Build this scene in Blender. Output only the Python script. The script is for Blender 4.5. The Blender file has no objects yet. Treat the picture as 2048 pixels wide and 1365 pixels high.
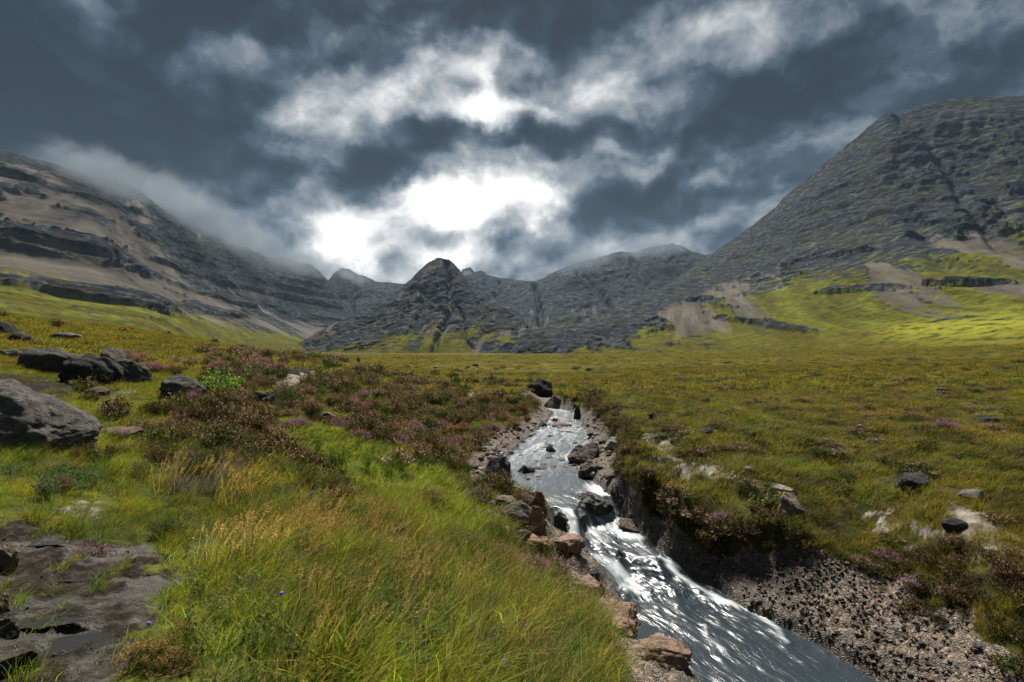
import bpy, bmesh, math, numpy as np
from mathutils import Vector, Matrix
S = bpy.context.scene
COL = S.collection
R = math.radians

# ------------------------------------------------------------------ camera
cd = bpy.data.cameras.new('camera'); cam = bpy.data.objects.new('camera', cd); COL.objects.link(cam)
cam.location = (0, 0, 0); cam.rotation_euler = (R(90), 0, 0)
cd.sensor_width = 36; cd.lens = 18; cd.shift_y = 17.5/2048
cd.clip_start = 0.05; cd.clip_end = 20000
S.camera = cam

# ------------------------------------------------------------------ node helper
class G:
    def __init__(s, nt): s.nt = nt; nt.nodes.clear()
    def n(s, t, ins=None, **pr):
        nd = s.nt.nodes.new('ShaderNode'+t)
        for k, v in pr.items(): setattr(nd, k, v)
        for k, v in (ins or {}).items():
            if isinstance(v, bpy.types.NodeSocket): s.nt.links.new(v, nd.inputs[k])
            else: nd.inputs[k].default_value = v
        return nd
    def m(s, op, a, b=0.0, c=0.0, clamp=False):
        return s.n('Math', {0: a, 1: b, 2: c}, operation=op, use_clamp=clamp).outputs[0]
    def vm(s, op, a, b=(0, 0, 0)):
        nd = s.n('VectorMath', {0: a, 1: b}, operation=op)
        return nd.outputs[1] if op in ('LENGTH', 'DOT_PRODUCT', 'DISTANCE') else nd.outputs[0]
    def mix(s, f, a, b, bt='MIX'):
        return s.n('Mix', {0: f, 6: a, 7: b}, data_type='RGBA', blend_type=bt).outputs[2]
    def noise(s, v, sc, det=4, ro=.55, dist=0.0, out=0):
        return s.n('TexNoise', {'Vector': v, 'Scale': sc, 'Detail': det, 'Roughness': ro, 'Distortion': dist}).outputs[out]
    def mr(s, v, a, b, c=0.0, d=1.0, t='SMOOTHSTEP'):
        return s.n('MapRange', {0: v, 1: a, 2: b, 3: c, 4: d}, interpolation_type=t, clamp=True).outputs[0]
    def ramp(s, f, st):
        nd = s.n('ValToRGB', {0: f}); el = nd.color_ramp.elements
        while len(el) < len(st): el.new(.5)
        for e, (p, c) in zip(el, st): e.position = p; e.color = (*c, 1)
        return nd.outputs[0]
    def at(s, name, typ='GEOMETRY'):
        return s.n('Attribute', attribute_type=typ, attribute_name=name)
    def bump(s, h, st, dist, nrm=None):
        d = {'Strength': st, 'Distance': dist, 'Height': h}
        if nrm is not None: d['Normal'] = nrm
        return s.n('Bump', d).outputs[0]
def mat(name):
    m = bpy.data.materials.new(name); m.use_nodes = True
    return m, G(m.node_tree)
def C4(c): return (c[0], c[1], c[2], 1)

# ------------------------------------------------------------------ exposure
EXPO = 0.9
vs = S.view_settings
vs.view_transform = 'Standard'; vs.look = 'None'; vs.gamma = 1; vs.exposure = EXPO; vs.use_curve_mapping = False

# ------------------------------------------------------------------ world: broken storm cloud
SUN_AZ, SUN_EL = R(-6), R(56)            # ahead of the camera, high behind the broken cloud
W = bpy.data.worlds.new('World'); S.world = W; W.use_nodes = True
g = G(W.node_tree)
gen = g.n('TexCoord').outputs['Generated']
def wd(px, py):
    v = Vector(((px-1024)/1024, 1, (700-py)/1024)); v.normalize(); return v
w1 = g.vm('SCALE', g.vm('SUBTRACT', g.noise(gen, 3.2, 5, .6, out=1), (.5, .5, .5)), (0, 0, 0)); w1.node.inputs['Scale'].default_value = .15
w2 = g.vm('SCALE', g.vm('SUBTRACT', g.noise(gen, 13, 5, .6, out=1), (.5, .5, .5)), (0, 0, 0)); w2.node.inputs['Scale'].default_value = .05
dirw = g.vm('ADD', g.vm('ADD', gen, w1), w2)
blobs = [  # px, py, rx, ry, amount
 (900, 330, 480, 270, .09),
 (860, 448, 230, 95, .66), (715, 495, 100, 75, .50), (1040, 420, 120, 45, .38), (880, 405, 120, 45, .40),
 (1000, 232, 100, 30, .46), (974, 165, 30, 60, .26), (1205, 205, 80, 40, .4), (1110, 238, 40, 22, .5),
 (680, 255, 170, 70, .25), (620, 160, 200, 80, .17), (1000, 110, 250, 60, .16), (1380, 110, 180, 90, .16), (1480, 30, 120, 60, .16),
 (1180, 350, 260, 60, .28), (760, 180, 260, 90, .14), (1250, 170, 220, 110, .12), (1560, 330, 200, 60, .10), (560, 330, 160, 70, .10), (-40, 130, 330, 230, -.15), (2060, 160, 160, 190, -.10), (300, 330, 200, 90, -.06), (1120, 520, 300, 50, .12), (1900, 60, 160, 60, .04), (470, 270, 160, 100, .06),
 (640, 20, 520, 75, -.22), (1150, 15, 260, 55, -.22), (170, 210, 380, 130, -.28), (300, 30, 380, 80, -.10), (60, 420, 300, 120, -.08), (1850, 330, 260, 130, -.06), (420, 60, 150, 120, -.12),
 (810, 305, 105, 55, -.5), (735, 365, 60, 45, -.5), (505, 185, 60, 60, -.22), (1065, 262, 75, 28, -.45), (1080, 292, 330, 28, -.3),
 (1660, 130, 190, 80, -.3), (1480, 215, 120, 90, -.28), (1740, 40, 120, 70, -.12),
 (1340, 390, 150, 75, -.3), (1195, 400, 65, 65, -.35), (985, 450, 60, 60, -.42), (800, 490, 45, 70, -.38), (870, 470, 45, 20, -.25),
 (520, 420, 200, 120, -.12), (1060, 500, 120, 40, -.2)]
tot = None
for px, py, rx, ry, am in blobs:
    c = wd(px, py); k = 1/math.sqrt(1+((px-1024)/1024)**2+((700-py)/1024)**2)
    sx, sz = rx/1024*k, ry/1024*k
    d = g.vm('MULTIPLY', g.vm('SUBTRACT', dirw, tuple(c)), (1/sx, 1/max(sx, sz)*.8, 1/sz))
    b = g.mr(g.vm('LENGTH', d), 1.45, .25, 0, am)
    tot = b if tot is None else g.m('ADD', tot, b)
q = g.vm('MULTIPLY', gen, (1, 1, 1.35))
q = g.vm('ADD', q, w1)
n1 = g.noise(q, 3.4, 12, .56, .05)
n2 = g.noise(g.vm('ADD', q, (-.012, .0, .035)), 3.4, 12, .56, .05)
rel = g.m('MULTIPLY', g.m('SUBTRACT', n1, n2), 2.0)
big = g.m('MULTIPLY', g.m('SUBTRACT', n1, .5), .85)
fine = g.m('MULTIPLY', g.m('SUBTRACT', g.noise(q, 9, 9, .62, .1), .5), .55)
sep = g.n('SeparateXYZ', {0: gen})
zup = sep.outputs[2]
base = g.mr(zup, 0.0, .35, .39, .27)
front = g.mr(sep.outputs[1], -.2, .9, -.03, .06)
vb = g.n('TexVoronoi', {'Vector': g.vm('MULTIPLY', g.vm('ADD', gen, w2), (1, 1, 1.5)), 'Scale': 3.6, 'Detail': 2.5, 'Roughness': .5, 'Randomness': 1.0}, feature='F1', normalize=False).outputs[0]
vb2 = g.n('TexVoronoi', {'Vector': g.vm('ADD', g.vm('MULTIPLY', g.vm('ADD', gen, w2), (1, 1, 1.5)), (-.012, 0, .03)), 'Scale': 3.6, 'Detail': 2.5, 'Roughness': .5, 'Randomness': 1.0}, feature='F1', normalize=False).outputs[0]
base = g.m('ADD', base, g.m('ADD', g.m('MULTIPLY', g.m('SUBTRACT', vb, .72), .16), g.m('MULTIPLY', g.m('SUBTRACT', vb, vb2), .7)))
v = g.m('ADD', g.m('ADD', base, front), g.m('ADD', tot, g.m('ADD', rel, g.m('ADD', big, fine))))
ccol = g.ramp(g.m('MULTIPLY', v, .7), [(0.0, (.007, .015, .023)), (.14, (.018, .034, .051)), (.26, (.062, .094, .128)),
        (.36, (.17, .205, .24)), (.47, (.31, .345, .37)), (.60, (.58, .60, .61)), (.74, (1.0, .99, .98)), (.9, (1.5, 1.48, 1.45))])
cb = g.n('Background', {'Color': ccol, 'Strength': 2**-EXPO})
sky = g.n('TexSky', sky_type='NISHITA', sun_disc=False, sun_elevation=SUN_EL, sun_rotation=SUN_AZ)
sb = g.n('Background', {'Color': sky.outputs[0], 'Strength': .05})
mx = g.n('MixShader', {0: .05, 1: cb.outputs[0], 2: sb.outputs[0]})
g.n('OutputWorld', {'Surface': mx.outputs[0]})
W.cycles.sampling_method = 'MANUAL'; W.cycles.sample_map_resolution = 512

sl = bpy.data.lights.new('sun', 'SUN'); sun = bpy.data.objects.new('sun', sl); COL.objects.link(sun)
sl.energy = 4.2; sl.angle = R(9); sl.color = (1, .94, .83)
sd = Vector((math.sin(SUN_AZ)*math.cos(SUN_EL), math.cos(SUN_AZ)*math.cos(SUN_EL), math.sin(SUN_EL)))
sun.rotation_euler = sd.to_track_quat('Z', 'Y').to_euler()

cy = S.cycles
cy.use_denoising = True; cy.max_bounces = 6; cy.diffuse_bounces = 2; cy.glossy_bounces = 3; cy.transmission_bounces = 3
cy.transparent_max_bounces = 6; cy.volume_bounces = 0; cy.caustics_reflective = False; cy.caustics_refractive = False
cy.use_adaptive_sampling = True; cy.adaptive_threshold = .02

# ------------------------------------------------------------------ noise
def _perm(seed):
    r = np.random.default_rng(seed); p = r.permutation(256); return np.concatenate([p, p])
_pc = {}
def pn(x, y, seed=0):
    if seed not in _pc:
        r = np.random.default_rng(seed+99); a = r.random(256)*2*np.pi
        _pc[seed] = (_perm(seed), np.cos(a), np.sin(a))
    P, gx, gy = _pc[seed]
    xf = np.floor(x); yf = np.floor(y); xi = xf.astype(np.int64) & 255; yi = yf.astype(np.int64) & 255
    x = x-xf; y = y-yf
    u = x*x*x*(x*(x*6-15)+10); w = y*y*y*(y*(y*6-15)+10)
    a = P[xi]; b = P[xi+1]
    h = P[a+yi]; n00 = gx[h]*x+gy[h]*y
    h = P[b+yi]; n10 = gx[h]*(x-1)+gy[h]*y
    h = P[a+yi+1]; n01 = gx[h]*x+gy[h]*(y-1)
    h = P[b+yi+1]; n11 = gx[h]*(x-1)+gy[h]*(y-1)
    a = n00+u*(n10-n00); b = n01+u*(n11-n01)
    return (a+w*(b-a))*1.5
def fbm(x, y, o=4, seed=0, gain=.5):
    s = 0; a = 1.0; f = 1.0; t = 0
    for i in range(o):
        s = s+a*pn(x*f+i*17.3, y*f-i*9.1, seed+i); t += a; a *= gain; f *= 2.03
    return s/t
def ridged(x, y, o=4, seed=0, gain=.5):
    s = 0; a = 1.0; f = 1.0; t = 0
    for i in range(o):
        s = s+a*(1-2*np.abs(pn(x*f+i*11.3, y*f+i*5.1, seed+i))); t += a; a *= gain; f *= 2.03
    return s/t
def sm(t): t = np.clip(t, 0, 1); return t*t*(3-2*t)

# ------------------------------------------------------------------ terrain
CP = [  # px, py, depth : the lie of the land, read off the photograph with an estimated distance
 (0,1365,2.6),(300,1365,2.6),(600,1365,2.7),(900,1365,3.2),(1200,1365,4.3),
 (0,1200,3.5),(300,1200,3.7),(600,1200,4.0),(900,1200,5.0),(1080,1200,6.3),(1150,1200,7.4),
 (0,1100,4.4),(300,1100,4.8),(600,1100,5.6),(850,1100,7.0),(1000,1100,8.4),(1110,1100,9.6),
 (0,1000,5.5),(200,1000,6.2),(400,1000,7.0),(600,1000,8.0),(800,1000,9.6),(950,1000,11.2),(1030,1015,11.0),
 (0,900,7.9),(200,900,8.5),(400,900,10),(600,900,12),(750,900,14),(900,915,15.5),
 (600,850,14.5),(800,850,18.5),(950,860,20.5),
 (0,820,11.2),(200,800,14),(400,800,16),(560,800,18),(700,800,21),(850,800,26),(1000,805,28),(1060,812,26.5),
 (100,760,18),(300,760,20),(500,760,22),(620,760,25),(750,757,34),(900,760,45),
 (100,735,22),(300,735,25),(500,735,28),(660,735,33),(200,720,27),(400,720,31),(600,716,40),
 (0,700,24),(200,700,32),(350,700,40),(480,700,50),(0,680,30),(150,680,36),(300,680,44),(395,683,55),
 (0,660,37),(150,660,45),(240,657,55),(0,630,52),(90,642,56),(540,712,58),
 (0,662,80),(245,685,85),(400,700,90),(540,722,90),(680,733,90),(-500,640,70),(-500,590,50),(-500,660,28),(-500,760,14),
 (0,688,160),(400,705,160),(700,716,160),
 (1100,760,49),(1200,730,88),(1000,727,95),(900,735,75),(1200,715,150),(900,714,160),(1100,712,230),(700,712,300),(1300,709,307),
 (1262,950,11.9),(1305,968,11.6),(1350,1015,10.7),(1440,1070,10.1),(1700,1125,9.1),(1850,1170,8.2),(2048,1330,6.35),(2300,1400,6.2),
 (1214,858,17.6),(1200,905,14.6),(1190,800,24.6),(1160,795,28.5),(1110,792,29.5),
 (2048,1200,6.9),(2300,1200,7.2),(1900,1100,8.4),(1600,1050,9.7),(2048,1050,8.8),(1800,1000,10.2),(1500,980,10.9),
 (1350,900,13.8),(1700,900,13.8),(2048,900,13.3),(2500,900,13),(1300,830,19.7),(1700,830,18.9),(2048,830,18),
 (1300,780,30.7),(1650,785,28),(2048,780,27),(2500,780,26),(1250,750,53),(1600,750,43),(2048,748,38),
 (1300,720,113),(2048,718,61),(1650,722,80),(2048,700,115),(1700,702,200),(2048,692,250),(2500,690,110),
 (1024,711,600),(400,711,600),(1600,706,600),(-300,700,400),(2200,690,500),
]
cp = np.array(CP, float)
CY = cp[:, 2]; CX = (cp[:, 0]-1024)/1024*CY; CZ = (700-cp[:, 1])/1024*CY
ex = np.array([(-3, -2, -1.5), (3, -2, -2.2), (0, 0, -1.65), (-2, .6, -1.62), (2, 1, -1.95), (4.5, 2.5, -3.2), (-6, 1, -1.3), (8.5, 2, -3.6), (9, 5, -3.3), (3.4, 4.2, -3.0), (6.8, 0, -3.9), (12, -2, -3.2)])
CX = np.r_[CX, ex[:, 0]]; CY = np.r_[CY, ex[:, 1]]; CZ = np.r_[CZ, ex[:, 2]]
def dom(x, y): return x/(y+6)*2.2, np.log(y+6)*1.0
def _k(r2): return .5*r2*np.log(r2+1e-9)
_a, _b = dom(CX, CY)
n_ = len(_a)
A = np.zeros((n_+3, n_+3)); A[:n_, :n_] = _k((_a[:, None]-_a)**2+(_b[:, None]-_b)**2) + np.eye(n_)*2e-4
A[:n_, n_] = 1; A[:n_, n_+1] = _a; A[:n_, n_+2] = _b; A[n_:, :n_] = A[:n_, n_:].T
# slope z/(y+6) is the quantity that varies gently from near to far
_w = np.linalg.solve(A, np.r_[CZ/(CY+6), 0, 0, 0])
def base_z(x, y):
    a, b = dom(x, y); out = np.empty_like(a); f = a.ravel(); h = b.ravel(); o = out.ravel()
    for i in range(0, len(f), 40000):
        fa = f[i:i+40000]; hb = h[i:i+40000]
        K = _k((fa[:, None]-_a)**2+(hb[:, None]-_b)**2)
        o[i:i+40000] = K@_w[:n_]+_w[n_]+_w[n_+1]*fa+_w[n_+2]*hb
    return o.reshape(a.shape)*(y+6)
ST = np.array([  # y, left edge, right edge, water level
 (3.0, 2.2, 6.2, -4.70), (5.5, 2.56, 5.4, -4.64), (6.35, 2.7, 5.3, -4.62), (7.08, 2.62, 5.09, -4.6), (7.76, 2.34, 4.82, -4.56), (8.4, 2.1, 4.4, -4.5),
 (9.1, 1.88, 3.96, -4.44), (9.65, 1.70, 3.65, -4.36), (10.05, 1.53, 3.42, -4.14), (10.4, 1.42, 3.2, -4.1), (10.9, 1.07, 2.98, -4.05),
 (11.3, .88, 2.77, -3.98), (11.75, .78, 2.55, -3.56), (12.3, -.25, 2.40, -3.5), (12.8, -.55, 2.3, -3.49), (13.7, -.6, 2.09, -3.48), (15.4, -.36, 2.1, -3.45),
 (17.8, .19, 2.9, -3.4), (20.2, .7, 3.08, -3.35), (23.3, 1.55, 3.2, -3.31), (26.4, 2.09, 3.25, -3.28), (27.3, 2.0, 3.2, -3.27),
 (28.5, 1.0, 2.4, -3.26), (31, .9, 2.2, -3.25), (38, 2.2, 3.4, -3.3), (45, 2.4, 3.3, -3.5), (55, 3.5, 4.3, -3.2), (70, 5, 6, -2.6), (75, 5, 6, -2.3)])
BK = np.array([  # y, left ledge width, height, rise width, right ledge width, height, rise width
 (3, 1.3, .45, .4, .1, .1, 1.4), (5.5, 1.25, .42, .4, .1, .1, 1.4), (6.35, 1.2, .42, .4, .1, .1, .85), (7.3, 1.2, .42, .4, .1, .1, 1.25), (8.4, 1.15, .42, .35, .15, .1, 1.95), (9.1, 1.0, .42, .3, .15, .1, 1.95), (9.6, .9, .4, .3, .15, .1, 1.15), (10.1, .7, .35, .3, .1, .1, .6),
 (11.3, .15, .3, .2, .05, .1, .4), (11.8, .1, .15, .25, .05, .15, .35), (12.6, .15, .1, .4, .1, .15, .45), (13.7, .55, .12, .5, .5, .22, .5),
 (15.4, .6, .12, .5, .9, .25, .55), (17.8, .9, .15, .6, .3, .2, .5), (20.2, .8, .15, .6, .3, .2, .5), (23.3, .6, .15, .8, .3, .2, .5),
 (26.4, .3, .1, .8, .2, .1, .5), (30, .1, .1, .9, .1, .1, .5), (40, .1, .1, 1.2, .1, .1, 1.0), (75, .1, .1, 3, .1, .1, 3)])
def stream(x, y):
    xl = np.interp(y, ST[:, 0], ST[:, 1]); xr = np.interp(y, ST[:, 0], ST[:, 2])
    xl = xl+.12*pn(y*1.1, y*0+3.3, 5)+.05*pn(y*4, y*0+1.3, 6); xr = xr+.12*pn(y*1.2, y*0+7.7, 7)+.05*pn(y*4.4, y*0+2.3, 8)
    xc = (xl+xr)/2
    yy = y-.42*np.clip(x-xc, -1.5, 1.5)*np.exp(-((y-10.9)/1.8)**2)+(.5*pn(x*1.1, y*.2, 9)+.15*pn(x*3.7, y*.4, 10))*sm((y-8)/1)*sm((14-y)/1)
    return xl, xr, np.interp(yy, ST[:, 0], ST[:, 3])
# world polygons for the bare ground (filled in below once the terrain can be probed)
ZP = {}
def inpoly(x, y, P):
    r = np.zeros(x.shape, bool); n = len(P)
    for i in range(n):
        x0, y0 = P[i]; x1, y1 = P[(i+1) % n]
        if y0 == y1: continue
        c = ((y0 > y) != (y1 > y)) & (x < (x1-x0)*(y-y0)/(y1-y0)+x0)
        r ^= c
    return r
def zone(name, x, y):
    out = np.zeros(x.shape, bool)
    y_ = np.maximum(y, .5); j = .16*y_**.7
    xx = x+j*.9*fbm(x/.35, y/.35, 4, 31, .6); yy = y+j*1.2*fbm(x/.35, y/.35, 4, 37, .6)
    for P in ZP.get(name, []):
        out |= inpoly(xx, yy, P)
    return out
def terrain(x, y, full=False, detail=True):
    x = np.asarray(x, float); y = np.asarray(y, float)
    b = base_z(x, y)
    f = np.clip((y+2)/8, .3, 1)
    d = np.sqrt(x*x+y*y)
    right = sm((x-.25*y-1.2)/2.5)
    hum = .030*fbm(x/.45, y/.45, 3, 11)+f*.07*fbm(x/1.3, y/1.3, 3, 12)+.16*sm((d-6)/12)*fbm(x/4.5, y/3.2, 3, 13)
    hum = hum+right*(.27*sm((d-11)/6)*ridged(x/2.6, y/1.3, 3, 14)+.07*sm((d-7)/6)*ridged(x/.9, y/.55, 2, 18))
    hum = hum+.4*sm((d-22)/30)*fbm(x/17, y/9, 3, 15)+1.1*sm((d-60)/90)*fbm(x/60, y/35, 3, 16)+1.3*sm((d-200)/300)*fbm(x/220, y/120, 3, 17)
    slp = sm((y-7)/3)*(1-sm((y-36)/10))*sm((x+.62*y)/1.5+.2)*(1-right)
    hum = hum+slp*(.30*ridged(x/1.5, y/1.5, 3, 19)+.10*fbm(x/.6, y/.6, 2, 20))
    z = b+hum*np.clip(1-.6*np.exp(-d/2.5), 0, 1)
    xl, xr, zw = stream(x, y)
    p = [np.interp(y, BK[:, 0], BK[:, i]) for i in range(1, 7)]
    wob = 1+.18*pn(x*1.3, y*1.3, 21)
    dl = xl-x; dr = x-xr
    dep = np.interp(y, [3, 10, 12, 27, 40], [.30, .25, .16, .12, .05])
    mid = np.minimum(-dl, -dr)
    bed = zw-dep*sm(mid/.35)-.02
    def side(dd, gw, h, w):
        w = w*wob
        t = sm((dd-gw)/w); t = .5*t+.5*np.clip((dd-gw)/w, 0, 1)
        return np.where(dd < gw, zw+.02+h*np.clip(dd/gw, 0, 1), (zw+.02+h)*(1-t)+z*t), (dd-gw)/w
    zl, tl = side(np.maximum(dl, 0), p[0], p[1], p[2]); zr, tr = side(np.maximum(dr, 0), p[3], p[4], p[5])
    zz = np.where(dl > 0, zl, np.where(dr > 0, zr, bed))
    fade = sm((74-y)/20)*sm((y+1)/3)
    zz = z*(1-fade)+zz*fade
    inside = (dl <= 0) & (dr <= 0)
    tt = np.where(dl > 0, tl/.55, tr/np.interp(y, [8.9, 9.8, 11, 13], [.90, .55, .45, .60]))
    tt = np.where(inside, -1, tt)
    rock = sm((1.1-tt+.35*pn(x*2, y*2, 22))/.25)*(fade > .5)*(y < 36)
    rightrock = (dr > 0)
    if detail:
        rr = rock*np.where(inside, .7, 1)
        zz = zz+rr*(.085*ridged(x*1.7, y*1.9, 4, 23, .55)+.035*ridged(x*6, y*6.5, 3, 24, .6))
        zz = zz+rr*rightrock*.05*(ridged(x*2+y*5.5, y*3-x*3, 3, 26, .6))
        mud = ZP and zone('mud', x, y)
        if ZP:
            zz = zz+mud*(-.06+.07*ridged(x*2.2, y*3, 5, 25, .6)+.018*ridged(x*9, y*11, 2, 27))
    if full: return zz, rock, inside, tt, dl, dr, zw
    return zz
YS = np.geomspace(1.2, 1400, 700)
def at(px, py, off=0.0):
    px = np.atleast_1d(np.asarray(px, float)); py = np.atleast_1d(np.asarray(py, float))
    X = ((px-1024)/1024)[:, None]*YS; Zr = ((700-py)/1024)[:, None]*YS
    T = terrain(X, np.broadcast_to(YS, X.shape).copy(), detail=False)
    df = Zr-T; idx = np.argmax(df < 0, axis=1); idx = np.where((df < 0).any(1), np.maximum(idx, 1), len(YS)-1)
    r = np.arange(len(px)); d0 = df[r, idx-1]; d1 = df[r, idx]
    t = np.clip(d0/np.where(d0-d1 == 0, 1, d0-d1), 0, 1); y = YS[idx-1]*(1-t)+YS[idx]*t
    return np.stack([(px-1024)/1024*y, y], 1)
def poly(*pts):
    a = np.array(pts, float); return at(a[:, 0], a[:, 1])
_z = {}
_z['mud'] = [poly((-500, 1030), (0, 1052), (100, 1035), (190, 1085), (300, 1088), (352, 1110), (362, 1160), (315, 1225), (285, 1290), (250, 1365), (200, 1600), (-900, 1600)),
    poly((-300, 735), (60, 748), (170, 768), (235, 775), (240, 796), (150, 802), (60, 806), (-300, 800))]
_z['pale'] = [poly((110, 1022), (160, 1008), (215, 1015), (225, 1032), (150, 1042)), poly((232, 782), (272, 780), (268, 792), (236, 794)), poly((80, 797), (115, 795), (110, 806), (84, 808))]
_z['path'] = [poly((545, 780), (596, 781), (622, 768), (642, 757), (662, 747), (668, 738), (650, 736), (620, 746), (585, 750), (548, 762))]
_z['peat'] = [poly((552, 752), (560, 738), (600, 732), (640, 738), (620, 748), (580, 753))]
_z['bare'] = [poly((1283, 872), (1322, 868), (1345, 886), (1330, 905), (1290, 895)), poly((1300, 905), (1330, 900), (1440, 930), (1468, 955), (1400, 952), (1330, 935)),
    poly((1870, 998), (1930, 1018), (2012, 1058), (1990, 1078), (1930, 1068), (1890, 1035)), poly((1720, 1022), (1800, 1042), (1900, 1078), (2010, 1108), (1960, 1120), (1830, 1080), (1730, 1038)),
    poly((912, 790), (962, 784), (968, 796), (918, 801))]
_z['lush'] = [poly((500, 815), (640, 845), (760, 895), (880, 945), (960, 1030), (985, 1075), (880, 1090), (780, 1020), (700, 970), (640, 925), (560, 880)), poly((820, 1050), (960, 1010), (990, 1060), (930, 1090))]
_z['heath'] = [poly((200, 840), (420, 800), (560, 860), (640, 930), (720, 1010), (760, 1085), (640, 1040), (540, 990), (400, 955), (300, 930), (220, 900)), poly((880, 1125), (960, 1085), (1060, 1085), (1135, 1120), (1165, 1190), (1110, 1235), (950, 1180))]
ZP = _z

# ---- footprints of boulders keep plants away
FOOT = []

# ------------------------------------------------------------------ mesh helpers
def mesh_np(name, V, F, attrs=None, smooth=True, uv=None):
    me = bpy.data.meshes.new(name); k = F.shape[1]
    me.vertices.add(len(V)); me.vertices.foreach_set('co', V.astype(np.float32).ravel())
    me.loops.add(F.size); me.loops.foreach_set('vertex_index', F.astype(np.int32).ravel())
    me.polygons.add(len(F)); me.polygons.foreach_set('loop_start', np.arange(0, F.size, k, dtype=np.int32))
    me.polygons.foreach_set('use_smooth', np.full(len(F), smooth))
    me.update(calc_edges=True)
    for nm, a in (attrs or {}).items():
        a = np.asarray(a, np.float32)
        if a.ndim == 1: at_ = me.attributes.new(nm, 'FLOAT', 'POINT'); at_.data.foreach_set('value', a)
        elif a.shape[1] == 3: at_ = me.attributes.new(nm, 'FLOAT_VECTOR', 'POINT'); at_.data.foreach_set('vector', a.ravel())
    return me
def obj(name, me, m, parent=None, loc=None, **tags):
    o = bpy.data.objects.new(name, me); COL.objects.link(o)
    if m is not None and not me.materials:
        for mm in (m if isinstance(m, (list, tuple)) else [m]): me.materials.append(mm)
    if parent: o.parent = parent
    if loc is not None: o.location = loc
    for k, v_ in tags.items(): o[k] = v_
    return o
def gridfaces(nr, nc):
    i = np.arange(nr-1)[:, None]*nc+np.arange(nc-1)
    return np.stack([i, i+1, i+nc+1, i+nc], -1).reshape(-1, 4)

# ------------------------------------------------------------------ colour of the plant cover at a place, with dark patches strewn by noise
def lerp(a, b, t): return a*(1-t)+b*t
def cover(x, y):
    d = np.sqrt(x*x+y*y)
    right = sm((x-.10*y-.9)/1.5)
    def c(*v_): return np.array(v_)[None, :]
    fresh = c(.180, .245, .023); deep = c(.055, .105, .014); olive = c(.130, .138, .020); ochre = c(.185, .148, .024); dark = c(.034, .045, .012); gold = c(.36, .27, .055)
    n1 = fbm(x/1.6, y/1.3, 3, 41)[:, None]; n2 = fbm(x/.6, y/.5, 2, 42)[:, None]; n3 = fbm(x/9, y/5, 3, 43)[:, None]; n4 = fbm(x/40, y/22, 3, 44)[:, None]
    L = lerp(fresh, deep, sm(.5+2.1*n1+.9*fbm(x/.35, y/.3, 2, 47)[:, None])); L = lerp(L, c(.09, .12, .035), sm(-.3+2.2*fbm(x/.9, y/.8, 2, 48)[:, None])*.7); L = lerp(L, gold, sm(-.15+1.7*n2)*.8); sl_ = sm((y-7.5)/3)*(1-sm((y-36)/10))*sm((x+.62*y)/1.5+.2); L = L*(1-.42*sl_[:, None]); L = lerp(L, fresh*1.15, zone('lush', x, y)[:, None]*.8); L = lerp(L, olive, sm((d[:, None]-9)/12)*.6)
    M = lerp(olive, ochre, sm(.25+1.6*n3+1.0*n2)); M = lerp(M, dark, sm(.22+3.2*fbm(x/1.7, y/.65, 3, 46)[:, None])*.88); M = lerp(M, fresh*.85, sm(-.3+2*fbm(x/3, y/1.6, 3, 45)[:, None]))
    F = lerp(olive*.95, ochre*.85, sm(.35+1.6*n4+1.0*n3)); F = lerp(F, dark*1.3, sm(-.1+2.6*n3)*.6); F = lerp(F, dark*1.4, sm(-.1+3*fbm(x/7, y/2.6, 3, 49)[:, None])*.7)
    r = lerp(L, M, np.maximum(right, sm((d-20)/12))[:, None])
    return lerp(r, F, sm((d[:, None]-40)/50))
def heather_density(x, y):
    d = np.sqrt(x*x+y*y)
    n = fbm(x/1.7, y/1.4, 3, 51)
    right = sm((x-.10*y-.9)/1.5)
    slope = sm((y-7)/3)*(1-sm((y-36)/10))*sm((x+.62*y)/(1.5)+.2)         # the heathery bank left of the stream
    h = lerp(.16+.0*x, .60, slope)*(1-right)+right*.32
    # near grass in the left foreground holds little heather
    h = h*sm((y-3.2)/3.5+.15)
    h = h+.42*zone('heath', x, y)-.75*zone('lush', x, y)
    return np.clip(h+1.25*n*lerp(.5, .8, slope), 0, 1)

# ------------------------------------------------------------------ ground sheet
def spaced(a0, a1, n, cen, wid, k):
    t = np.linspace(a0, a1, 4000); w = 1+k*np.exp(-((t-cen)/wid)**2); c = np.cumsum(w); c = (c-c[0])/(c[-1]-c[0])
    return np.interp(np.linspace(0, 1, n), c, t)
NR, NC = 760, 860
aa = spaced(-1.45, 1.6, NC, .16, .24, 1.8); bb = spaced(math.log(1.6), math.log(2200), NR, math.log(17), .5, 2.6)
YY = np.repeat((np.exp(bb)-6)[:, None], NC, 1); XX = aa[None, :]*(YY+6)*1.0
zz, rock, inside, tt, dl, dr, zw = terrain(XX, YY, True)
xf, yf = XX.ravel(), YY.ravel()
mud = zone('mud', xf, yf) | zone('peat', xf, yf); pale = zone('pale', xf, yf) | zone('bare', xf, yf); pth = zone('path', xf, yf)
V = np.stack([xf, yf, zz.ravel()], 1)
rk = rock.ravel()
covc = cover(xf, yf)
wet = sm(1-(np.where(inside, 0, np.minimum(np.abs(dl), np.abs(dr))).ravel()/.5))*(rk > .2)
wet = np.maximum(wet, np.where(((dr > 0) & (np.abs(YY-11.5) < 3)).ravel(), rk*.7, 0))
zn = np.stack([rk, mud*1.0, (pale | pth)*1.0], 1)
kind_v = np.where(inside.ravel() & (yf < 30), 4, np.where(rk > .5, 3, np.where(pth | pale, 2, np.where(mud, 1, 0))))

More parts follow.
